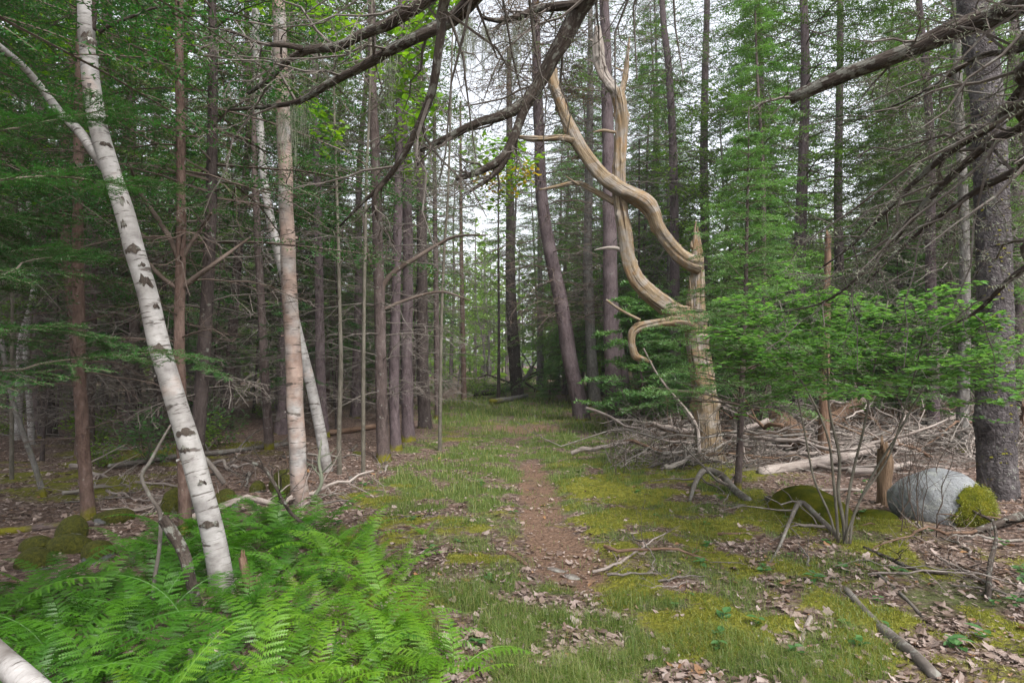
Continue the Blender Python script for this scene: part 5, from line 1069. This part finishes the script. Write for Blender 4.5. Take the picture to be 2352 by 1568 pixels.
for p_ in ((-5.3, 5.4), (-3.35, 6.6), (-6.6, 7.3)): HERO.append(np.array(p_))
# hanging lichen and leafy maple boughs
def maple_leaf_me(m):
    o_ = [(0, 0), (.18, .02), (.42, -.22), (.40, -.02), (.58, .1)]
    pts = [(0, 0), (.12, .28), (.3, .26), (.38, .46), (.5, .3), (.62, .24), (.68, .14), (1, 0)]
    up = [(x, y, .06*abs(y)*4) for x, y in pts]; dn = [(x, -y, .06*abs(y)*4) for x, y in pts[1:-1]]
    V = np.array([(.35, 0, 0)]+up+dn[::-1]); n_ = len(V)-1; T = [(0, 1+i, 1+(i+1) % n_) for i in range(n_)]
    return MB().add(V, None, T).mesh('leaf', M[m])
def maple(label, base_px, pts, w, H, boughs, seed, leaf='leaf_maple', size=.1, Y=None, yellow=()):
    Y = Y or GY(base_px[1]); P = hero_poly([base_px]+pts, Y, H); b = P[0].copy(); q = np.random.RandomState(seed); tt = thing('maple_sapling', label, 'tree', tuple(b)); HERO.append(b[:2])
    tm, S, R = trunk_mesh(P-b, w, Y, 'sapling', seed, 8, flare=(.3, .1, 5)); ob('trunk', tm, tt)
    for j, (bp, sz) in enumerate(boughs):
        Pp = spline(np.array([W(p[0], p[1], p[2] if len(p) > 2 else Y) for p in bp]), 16)-b; i_ = np.argmin(np.abs(S[:, 2]-Pp[0, 2])); Pp = np.vstack([S[i_], Pp]); Pp = spline(Pp, 18); Rr = np.linspace(.014, .003, 18)
        mb = add_tube(MB(), Pp, Rr, 5, .05, j); P2, R2 = children(Pp[None], Rr[None], 12, .25, 1, .3, .15, 55, 5, .0, .35, .1, .5, .5, q); mb.add(*_t(P2, np.maximum(R2, .002), 3)); P3, R3 = children(P2, R2, 4, .2, 1, .5, .06, 50, 3, -.1, .3, .1, rs=q); mb.add(*_t(P3, np.maximum(R3, .0015), 3))
        o = ob('bough', mb.mesh('bough', M['sapling'], False), tt)
        V, Q, T = leaves_on(np.concatenate([P3]), .045, size*sz, q, 1.5, .05, True, .1, .42, .3); ob('foliage', MB().add(V, Q, T).mesh('foliage', M['leaf_yellow' if j in yellow else leaf], False), o, kind='stuff')
    return tt
maple('slender maple with yellowing leaves hanging over the path beside the left row', (1010, 985), [(1012, 850), (1015, 700), (1022, 550), (1030, 420)], 9, 8.5, [([(1040, 450), (1100, 410), (1170, 390), (1235, 365)], 1), ([(1035, 430), (1080, 370), (1140, 340), (1180, 350)], 1), ([(1050, 480), (1100, 470), (1150, 455), (1200, 420)], .9), ([(1010, 430), (960, 400), (930, 350), (900, 330)], 1), ([(1000, 380), (950, 330), (940, 260), (920, 200)], 1), ([(1110, 420), (1150, 425), (1180, 415), (1215, 390)], .9)], 5, Y=11.5, yellow=(5,))
maple('thin maple carrying bright leaves high above the pink birch', (835, 1000), [(835, 800), (838, 600), (842, 400), (850, 200)], 10, 9, [([(850, 250), (900, 180), (960, 120), (1000, 40)], 1.1), ([(850, 200), (800, 120), (760, 60), (720, 30)], 1.1), ([(850, 150), (900, 90), (970, 40), (1040, 10)], 1.1), ([(845, 330), (900, 300), (950, 260), (990, 230)], 1), ([(840, 380), (780, 330), (740, 280), (700, 250)], 1), ([(840, 100), (760, 40), (660, 20), (560, -10)], 1.1), ([(842, 260), (880, 230), (910, 180), (930, 130)], 1.1)], 6, Y=9.0)
maple('far left maple with small green leaves behind the edge birches', (30, 1000), [(28, 800), (30, 600), (40, 400)], 9, 8, [([(40, 420), (20, 330), (10, 270), (-20, 220)], 1), ([(40, 300), (80, 240), (120, 180), (170, 120)], 1.), ([(35, 200), (60, 120), (120, 60), (200, 30)], 1.), ([(40, 480), (80, 440), (120, 400)], .9), ([(300, 120), (340, 80), (400, 40), (460, 10)], 1.)], 7, Y=8.5)
# hanging beard lichen in the top centre, on its own dead bough of the first overhanging spruce
q = np.random.RandomState(91); mb = MB()
for px, py, Y in ((1150, 60, 4.6), (1090, 70, 4.6), (1065, 40, 4.5), (1180, 50, 4.5), (1210, 35, 4.4), (1120, 55, 4.5), (1075, 20, 4.4), (1000, 330, 4.5), (1090, 300, 4.5), (900, 130, 4.1), (660, 250, 4.4), (690, 240, 4.4)):
    for s_ in range(14):
        o_ = W(px+q.normal(0, 10), py, Y+q.normal(0, .05))-bA; L = q.uniform(.12, .5); k = 7
        Pp = np.stack([o_[0]+np.cumsum(q.normal(0, .008, k)), o_[1]+np.cumsum(q.normal(0, .008, k)), o_[2]-np.linspace(0, L, k)], axis=1); P1, R1 = children(Pp[None], np.full((1, k), .002), 14, 0, 1, .12, .03, 35, 3, -.5, 1., .1, rs=q); 
        V, T = needles(np.concatenate([P1]), .012, .02, .003, q, .5, 1.5, -.6); mb.add(V, None, T); mb.add(*_t(Pp[None], np.full((1, k), .0015), 3))
ob('hanging_lichen', mb.mesh('hanging_lichen', M['lichen'], False), tA, kind='stuff')

# ------------------------------------------------------------------ woods behind
rs = np.random.RandomState(37); placed = [tuple(h) for h in HERO]
GL = GR = GC = 'spruces standing in the woods'
def free(x, y, d):
    return all((x-a)**2+(y-b)**2 > d*d for a, b in placed)
def scatter(n, fx, fy, d, fn, cond=lambda x, y: True):
    c, tr_ = 0, 0
    while c < n and tr_ < n*60:
        tr_ += 1; y = rs.uniform(*fy); x = fx(y) if callable(fx) else rs.uniform(*fx)
        if not cond(x, y) or not free(x, y, d): continue
        placed.append((x, y)); fn(x, y); c += 1
def corr(x, y): return x-np.interp(y, [0, 10, 18, 25, 40], [0, -.1, -.4, -1.2, -1.5])
KN = {id(VA): 'slim grey spruce', id(VB): 'slim reddish spruce', id(VC): 'tall purplish spruce', id(VD): 'bright green spruce', id(VE): 'broad green spruce', id(VF): 'spindly dark spruce'}
def sp(vs, lab, grp):
    def f(x, y):
        v = vs[rs.randint(0, len(vs))]; s_ = rs.uniform(.82, 1.2); plant(v, 'spruce_tree', ('shorter ' if s_ < .94 else 'taller ' if s_ > 1.08 else '')+KN[id(v)]+', %s, %s', 'tree', (x, y, gz(x, y)-.05), rs.uniform(0, 6.28), s_, grp, (rs.normal(0, .02), rs.normal(0, .02)))
    return f
hw = 39.5/45
# left
scatter(34, lambda y: rs.uniform(-.9*y-1, -1.8), (10.5, 24), 1.2, sp([VA, VB, VC, VA, VF, VB], 'slim spruce with grey dead lower twigs crowded in the left woods', GL), lambda x, y: corr(x, y) < -2.3 and x > -.95*y)
scatter(30, lambda y: rs.uniform(-.9*y, -1.8), (22, 48), 1.9, sp([VA, VE, VC, VB], 'slim spruce with grey dead lower twigs crowded in the left woods', GL), lambda x, y: corr(x, y) < -2.0 and x > -.95*y)
scatter(20, lambda y: rs.uniform(-.9*y, -1.6), (8.5, 22), .6, lambda x, y: plant(VF, 'dead_sapling', 'twiggy dead sapling, %s, %s', 'tree', (x, y, -.05), rs.uniform(0, 6.28), rs.uniform(.5, .8), 'thin dead saplings in the left woods'), lambda x, y: corr(x, y) < -2.2)
# centre end
scatter(11, (-9, 9), (29, 46), 1.8, sp([VC, VB, VC, VE, VA], 'spruce with dead lower boughs standing beyond the end of the path', GC), lambda x, y: not (-.16 < x/y < .06) or y > 41)
# right
scatter(27, lambda y: rs.uniform(1.8, .92*y), (12.5, 30), 1.8, sp([VE, VD, VE, VC, VD], 'spruce with green drooping boughs standing right of the path', GR), lambda x, y: x > 3.2+(.1*y if y < 22 else 0) and not (.265 < x/y < .40) and not (.46 < x/y < .58))
scatter(26, lambda y: rs.uniform(1, .92*y), (28, 48), 2.0, sp([VE, VD, VC], 'spruce with green drooping boughs standing right of the path', GR), lambda x, y: not (.265 < x/y < .39) and not (.46 < x/y < .58))
for v, px, Yq, s_ in ((VC, 1500, 29, 1.25), (VC, 960, 30, 1.2)):
    p = W(px, 835, Yq); placed.append((p[0], p[1])); plant(v, 'spruce_tree', 'lofty '+KN[id(v)]+', %s, %s', 'tree', (p[0], p[1], -.05), rs.uniform(0, 6), s_, GL)
# young firs
def yf(lab, grp): return lambda x, y: plant(YF[rs.randint(0, 3)], 'young_fir', lab, 'tree', (x, y, gz(x, y)-.03), rs.uniform(0, 6.28), rs.uniform(.8, 1.2) if x < 0 else rs.uniform(.9, 1.75), grp)
plant(YF[0], 'young_fir', 'full dark green young fir tucked behind the leaning spruce', 'tree', tuple(G(1300, 925)*np.array([1, 1, 0])), 1., 1.0, None)
plant(YF[1], 'young_fir', 'small bright fir at the right edge of the grassy path end', 'tree', tuple(G(1262, 922)*np.array([1, 1, 0])), 2., .8, None)
scatter(44, lambda y: rs.uniform(.12*y+.8, .9*y), (13.5, 32), .8, yf('young green fir, %s, %s', 'young firs under the spruces'), lambda x, y: x > .13*y+1)
scatter(10, lambda y: rs.uniform(-.9*y, -2.5), (15, 30), 1.0, yf('young green fir, %s, %s', 'young firs under the spruces'), lambda x, y: corr(x, y) < -2.5)
# broadleaf behind
def bl(vs, lab, grp): 
    def f(x, y):
        v = vs[rs.randint(0, len(vs))]; t_ = thing('broadleaf_tree', lab % (row(y, (15, 22, 31), ('front row', 'second row', 'third row', 'far row')), slot(x, y, WOODS)), 'tree', (x, y, gz(x, y)-.05), grp, rs.uniform(0, 6.28)); s_ = rs.uniform(.8, 1.25); t_.scale = (s_,)*3
        for nm, me in zip(('trunk', 'limbs', 'foliage'), v): ob(nm, me, t_, kind=None if nm == 'trunk' else 'stuff')
    return f
scatter(46, lambda y: rs.uniform(-.9*y, .95*y), (36, 60), 2.2, bl([BA, BB], 'light green broadleaf tree, %s, %s', 'broadleaf trees among and behind the spruces'))
scatter(30, lambda y: rs.uniform(.1*y, .8*y), (18, 38), 1.5, bl([BB, BA], 'leafy broadleaf tree, %s, %s', 'broadleaf trees among and behind the spruces'), lambda x, y: x > 2.5)
scatter(7, lambda y: rs.uniform(-.8*y, -.1*y), (14, 30), 1.6, bl([BC], 'small yellow green maple, %s, %s', 'small maples in the left woods'), lambda x, y: corr(x, y) < -2.4)
def sh(lab, grp): 
    def f(x, y):
        v = SHR[rs.randint(0, 3)]; t_ = thing('undergrowth_bush', lab % (row(y, (15, 22, 31), ('front row', 'second row', 'third row', 'far row')), slot(x, y, WOODS)), 'bush', (x, y, gz(x, y)-.03), grp, rs.uniform(0, 6.28)); s_ = rs.uniform(.7, 1.4); t_.scale = (s_,)*3
        ob('stems', v[0], t_); ob('foliage', v[2], t_, kind='stuff')
    return f
scatter(34, lambda y: rs.uniform(-.9*y, -2), (14, 34), .8, sh('low leafy green bush, %s, %s', 'low bushes under the spruces'), lambda x, y: corr(x, y) < -3)
scatter(30, lambda y: rs.uniform(2.5, .9*y), (16, 34), .8, sh('low leafy green bush, %s, %s', 'low bushes under the spruces'), lambda x, y: x > .13*y+.8)
scatter(34, (-7, 8), (27.5, 44), .7, sh('low leafy green bush, %s, %s', 'low bushes under the spruces'))
scatter(10, lambda y: rs.uniform(-.9*y, -.35*y), (9.5, 14), .7, sh('low leafy green bush, %s, %s', 'low bushes under the spruces'), lambda x, y: corr(x, y) < -3.2)

# the mass of far woods that closes every view: trunks and leaf clumps, one object
rs = np.random.RandomState(53); mbw, mbl = MB(), MB()
nT = 420; aa = rs.uniform(-1.0, 1.0, nT); dd_ = rs.uniform(60, 105, nT); hx, hy = np.sin(aa)*dd_, np.cos(aa)*dd_; hh = rs.uniform(9, 19, nT)
Pp = np.stack([np.stack([hx, hy, np.full(nT, -.3)], 1), np.stack([hx, hy, hh*.5], 1), np.stack([hx, hy, hh], 1)], axis=1); mbw.add(*_t(Pp, np.stack([hh*.012, hh*.009, hh*.002], 1), 5))
for lay in range(115):
    m_ = nT; f = rs.beta(1.3, 1.3, m_); rad = (.5+hh*.16*np.sin(np.clip(f*.9+.12, 0, 1)*PI)**.7)*np.sqrt(rs.uniform(0, 1, m_)); an = rs.uniform(0, 6.28, m_)
    p = np.stack([hx+rad*np.cos(an), hy+rad*np.sin(an), f*hh], axis=1); V, Q, T = leaf_faces(p, rs.normal(size=p.shape), rs.uniform(.5, 1.1, m_), .8, rs, False, .36); mbl.add(V, None, T)
fo = thing('far_woods', 'pale green mass of far woods closing the view behind all the spruces', 'woods', (0, 0, 0)); fo['kind'] = 'stuff'
ob('trunks', mbw.mesh('trunks', M['spruce_purple'], False), fo, kind='stuff'); ob('foliage', mbl.mesh('foliage', M['leaf_back'], False), fo, kind='stuff')

# ------------------------------------------------------------------ ground cover
rs = np.random.RandomState(47)
def sample(n, y0, y1, wl=-.95, wr=.95, pw=1.6):
    y = (rs.uniform(y0**(1-pw), y1**(1-pw), n))**(1/(1-pw)); x = y*rs.uniform(wl, wr, n); return x, y
# grass
x, y = sample(190000, 2.9, 30, -.45, .6); mo, gr, di = masks(x, y); keep = rs.uniform(0, 1, len(x)) < np.clip(gr*1.15-.12, 0, 1)**1.2+.02*(np.abs(x-trail_x(y)) < 2.5); x, y = x[keep][:58000], y[keep][:58000]
z = ground_z(x, y); n_ = len(x); print('grass', n_)
hgt = rs.uniform(.035, .10, n_)*np.where(y > 14, 1.7, 1)*(.35+1.1*fbm(x*2, y*2, 71)+.9*np.clip(masks(x, y)[1]-.4, 0, 1)); az = rs.uniform(0, 6.28, n_)+1.2*fbm(x, y, 72); wd = np.maximum(.001, .0004*y)
D = np.stack([np.cos(az), np.sin(az), np.zeros(n_)], axis=1); S_ = np.stack([-np.sin(az), np.cos(az), np.zeros(n_)], axis=1); b = np.stack([x, y, z-.01], axis=1); cv = rs.uniform(.3, 1.3, n_)[:, None]
m1 = b+Z3*hgt[:, None]*.6+D*hgt[:, None]*.25*cv; tp_ = b+Z3*hgt[:, None]*(1-.25*cv)+D*hgt[:, None]*.8*cv; w_ = wd[:, None]
V = np.stack([b-S_*w_, b+S_*w_, m1+S_*w_*.7, m1-S_*w_*.7, tp_], axis=1).reshape(-1, 3); o5 = np.arange(n_)[:, None]*5
ob('grass', MB().add(V, o5+np.array([0, 1, 2, 3]), o5+np.array([3, 2, 4])).mesh('grass', M['grass'], False), kind='stuff')
# moss tufts
x, y = sample(230000, 2.9, 14, -.6, .85, 1.8); mo, gr, di = masks(x, y); keep = rs.uniform(0, 1, len(x)) < sm(.38, .7, mo+(fbm(x*9, y*9, 73, 2)-.5)*.5); x, y = x[keep][:90000], y[keep][:90000]; n_ = len(x); print('moss', n_)
z = ground_z(x, y)+masks(x, y)[0]*.055*fbm(x*6, y*6, 61, 3); b = np.stack([x, y, z], axis=1); az = rs.uniform(0, 6.28, n_); S_ = np.stack([np.cos(az), np.sin(az), np.zeros(n_)], axis=1)*np.maximum(.003, .0009*y)[:, None]
V = np.stack([b-S_, b+S_, b+Z3*rs.uniform(.004, .014, (n_, 1))+rs.normal(0, .007, (n_, 3))], axis=1).reshape(-1, 3)
ob('moss_cover', MB().add(V, None, np.arange(len(V)).reshape(-1, 3)).mesh('moss_cover', M['moss_tuft'], False), kind='stuff')
# dead leaves
def oak(seed):
    r = np.random.RandomState(seed); n_ = 18; a = np.linspace(0, 2*PI, n_, endpoint=False); rad = .5*(1+.26*np.cos(6*a+r.uniform(0, 6))+r.normal(0, .06, n_)); xx, yy = rad*np.cos(a), rad*np.sin(a)*.62
    c1, c2 = r.uniform(-.7, .9), r.uniform(-.6, .7); zz_ = c1*xx**2+c2*yy**2*1.6+.25*xx*yy*r.normal()+r.normal(0, .025, n_); V = np.vstack([[0, 0, -.02], np.stack([xx, yy, zz_], axis=1)])
    return V, np.array([(0, 1+i, 1+(i+1) % n_) for i in range(n_)])
OAK = [oak(s_) for s_ in range(8)]; OME = [MB().add(V, None, T).mesh('fallen_leaf', M['litter_obj']) for V, T in OAK]
def litter_pos(n, y0, y1, pw):
    x, y = sample(n, y0, y1, -.95, .95, pw); mo, gr, di = masks(x, y); dd = np.abs(x-trail_x(y)); pr = np.clip(1.05-.85*mo-.75*gr-.62*di, .16, 1)*np.where((x < -.9) & (y < 6.3) & (x < -.3*y+.8), .35, 1)
    k = rs.uniform(0, 1, n) < pr*(.35+.9*sm(.35, .6, fbm(x*1.7, y*1.7, 74))); return x[k], y[k]
x, y = litter_pos(2600, 3.0, 5.4, 1.5)
okk = [(a, b_) for a, b_ in zip(x, y) if a > -.8][:300]
for a, b_ in okk:
    o = ob('fallen_leaf', OME[rs.randint(0, 8)], ground, (a, b_, gz(a, b_)+rs.uniform(.012, .03))); s_ = rs.uniform(.045, .095); o.scale = (s_,)*3; o.rotation_euler = (rs.normal(0, .3), rs.normal(0, .3), rs.uniform(0, 6.28))
print('leaf objects', len(okk))
mb = MB(); x, y = litter_pos(80000, 2.9, 13, 1.5); n_ = min(len(x), 18000); x, y = x[:n_], y[:n_]; print('litter', n_)
for v in range(8):
    sel = np.arange(n_) % 8 == v; xs, ys = x[sel], y[sel]; m_ = len(xs); V0, T0 = OAK[v]; 
    if v > -1: V0 = V0[np.r_[0, 1:19:2]]; T0 = np.array([(0, 1+i, 1+(i+1) % 9) for i in range(9)])
    az = rs.uniform(0, 6.28, m_); sc_ = np.where(rs.rand(m_) < .16, rs.uniform(.05, .085, m_), rs.uniform(.016, .042, m_))*np.where(ys > 7, 1.2, 1); tx, ty = rs.normal(0, .25, m_), rs.normal(0, .25, m_)
    c, s = np.cos(az), np.sin(az); Vx = V0[None, :, 0]*c[:, None]-V0[None, :, 1]*s[:, None]; Vy = V0[None, :, 0]*s[:, None]+V0[None, :, 1]*c[:, None]; Vz = V0[None, :, 2]+Vx*tx[:, None]+Vy*ty[:, None]
    V = np.stack([Vx*sc_[:, None]+xs[:, None], Vy*sc_[:, None]+ys[:, None], Vz*sc_[:, None]+(ground_z(xs, ys)+rs.uniform(.008, .03, m_))[:, None]], axis=-1)
    mb.add(V.reshape(-1, 3), None, (np.arange(m_)[:, None, None]*len(V0)+T0[None]).reshape(-1, 3), np.repeat(rs.uniform(-9, 9, (m_, 3)), len(V0), axis=0)+V0[None].repeat(m_, 0).reshape(-1, 3)*.1)
ob('leaf_litter', mb.mesh('leaf_litter', M['litter'], False), kind='stuff')
# fine twigs and needles on the soil
x, y = sample(5500, 2.9, 16, -.9, .95, 1.6); n_ = len(x); z = ground_z(x, y)+.012; az = rs.uniform(0, 6.28, n_); L = rs.uniform(.03, .16, n_)*np.where(y > 8, 1.6, 1)
D = np.stack([np.cos(az), np.sin(az), rs.normal(0, .12, n_)], axis=1); b = np.stack([x, y, z], axis=1); Pp = np.stack([b, b+D*L[:, None]*.5+rs.normal(0, .006, (n_, 3)), b+D*L[:, None]], axis=1); Rr = np.repeat(np.maximum(.0016, .0003*y)[:, None], 3, axis=1)
ob('twig_litter', MB().add(*_t(Pp, Rr, 3)).mesh('twig_litter', M['twig_brown'], False), kind='stuff')
# small herbs
HB = []
for q in range(3):
    n_ = 6; p = np.zeros((n_, 3)); p[:, 2] = rs.uniform(.02, .07, n_); a = np.arange(n_)*2*PI/n_+rs.uniform(0, 1); V, Q, T = leaf_faces(p, np.stack([np.cos(a), np.sin(a), a*0], axis=1)*3, rs.uniform(.05, .09, n_), 2., rs, True, .3); HB.append(MB().add(V, Q, T).mesh('herb', M['herb'], False))
for q in range(60):
    if q < 46: px, py = rs.uniform(1450, 2350), rs.uniform(1090, 1520)
    else: px, py = rs.uniform(760, 1200), rs.uniform(1060, 1500)
    g = G(px, py); o = ob('herb', HB[q % 3], None, (g[0], g[1], gz(g[0], g[1]))); o.rotation_euler[2] = rs.uniform(0, 6.28); s_ = rs.uniform(.6, 1.2); o.scale = (s_,)*3
    tag(o, '%s green seedling, %s, %s' % (('tiny', 'small')[s_ > .9], row(g[1], (4, 5, 6, 7.5), ('nearest row', 'second row', 'third row', 'fourth row', 'back row')), slot(g[0], g[1], [(0, 'the ferns'), (1180, 'the trail'), (1590, 'the arched branch'), (1760, 'the spidery branch'), (1930, 'the beech bush'), (2150, 'the boulder'), (3000, 'the right edge')])), 'plant', 'seedlings dotted over the forest floor')
# ------------------------------------------------------------------ the damp air
HAZE = .0007
if HAZE:
    t = NT('haze'); v = t.n('VolumePrincipled', {'Color': (.93, .97, 1.0), 'Density': HAZE, 'Anisotropy': .2}); t.t.links.new(v.outputs[0], t.out.inputs['Volume'])
    V = np.array([[x_, y_, z_] for z_ in (-1.5, 24.) for y_ in (-14., 118.) for x_ in (-112., 112.)]); Q = [[0, 2, 3, 1], [4, 5, 7, 6], [0, 1, 5, 4], [2, 6, 7, 3], [0, 4, 6, 2], [1, 3, 7, 5]]
    ob('haze', MB().add(V, Q).mesh('haze', t.m, False), kind='stuff')
    SC.cycles.volume_bounces = 1
print('tris', sum(sum(len(p.vertices)-2 for p in me.polygons) if len(me.polygons) < 300 else len(me.loops)-2*len(me.polygons) for me in bpy.data.meshes), 'objects', len(bpy.data.objects))
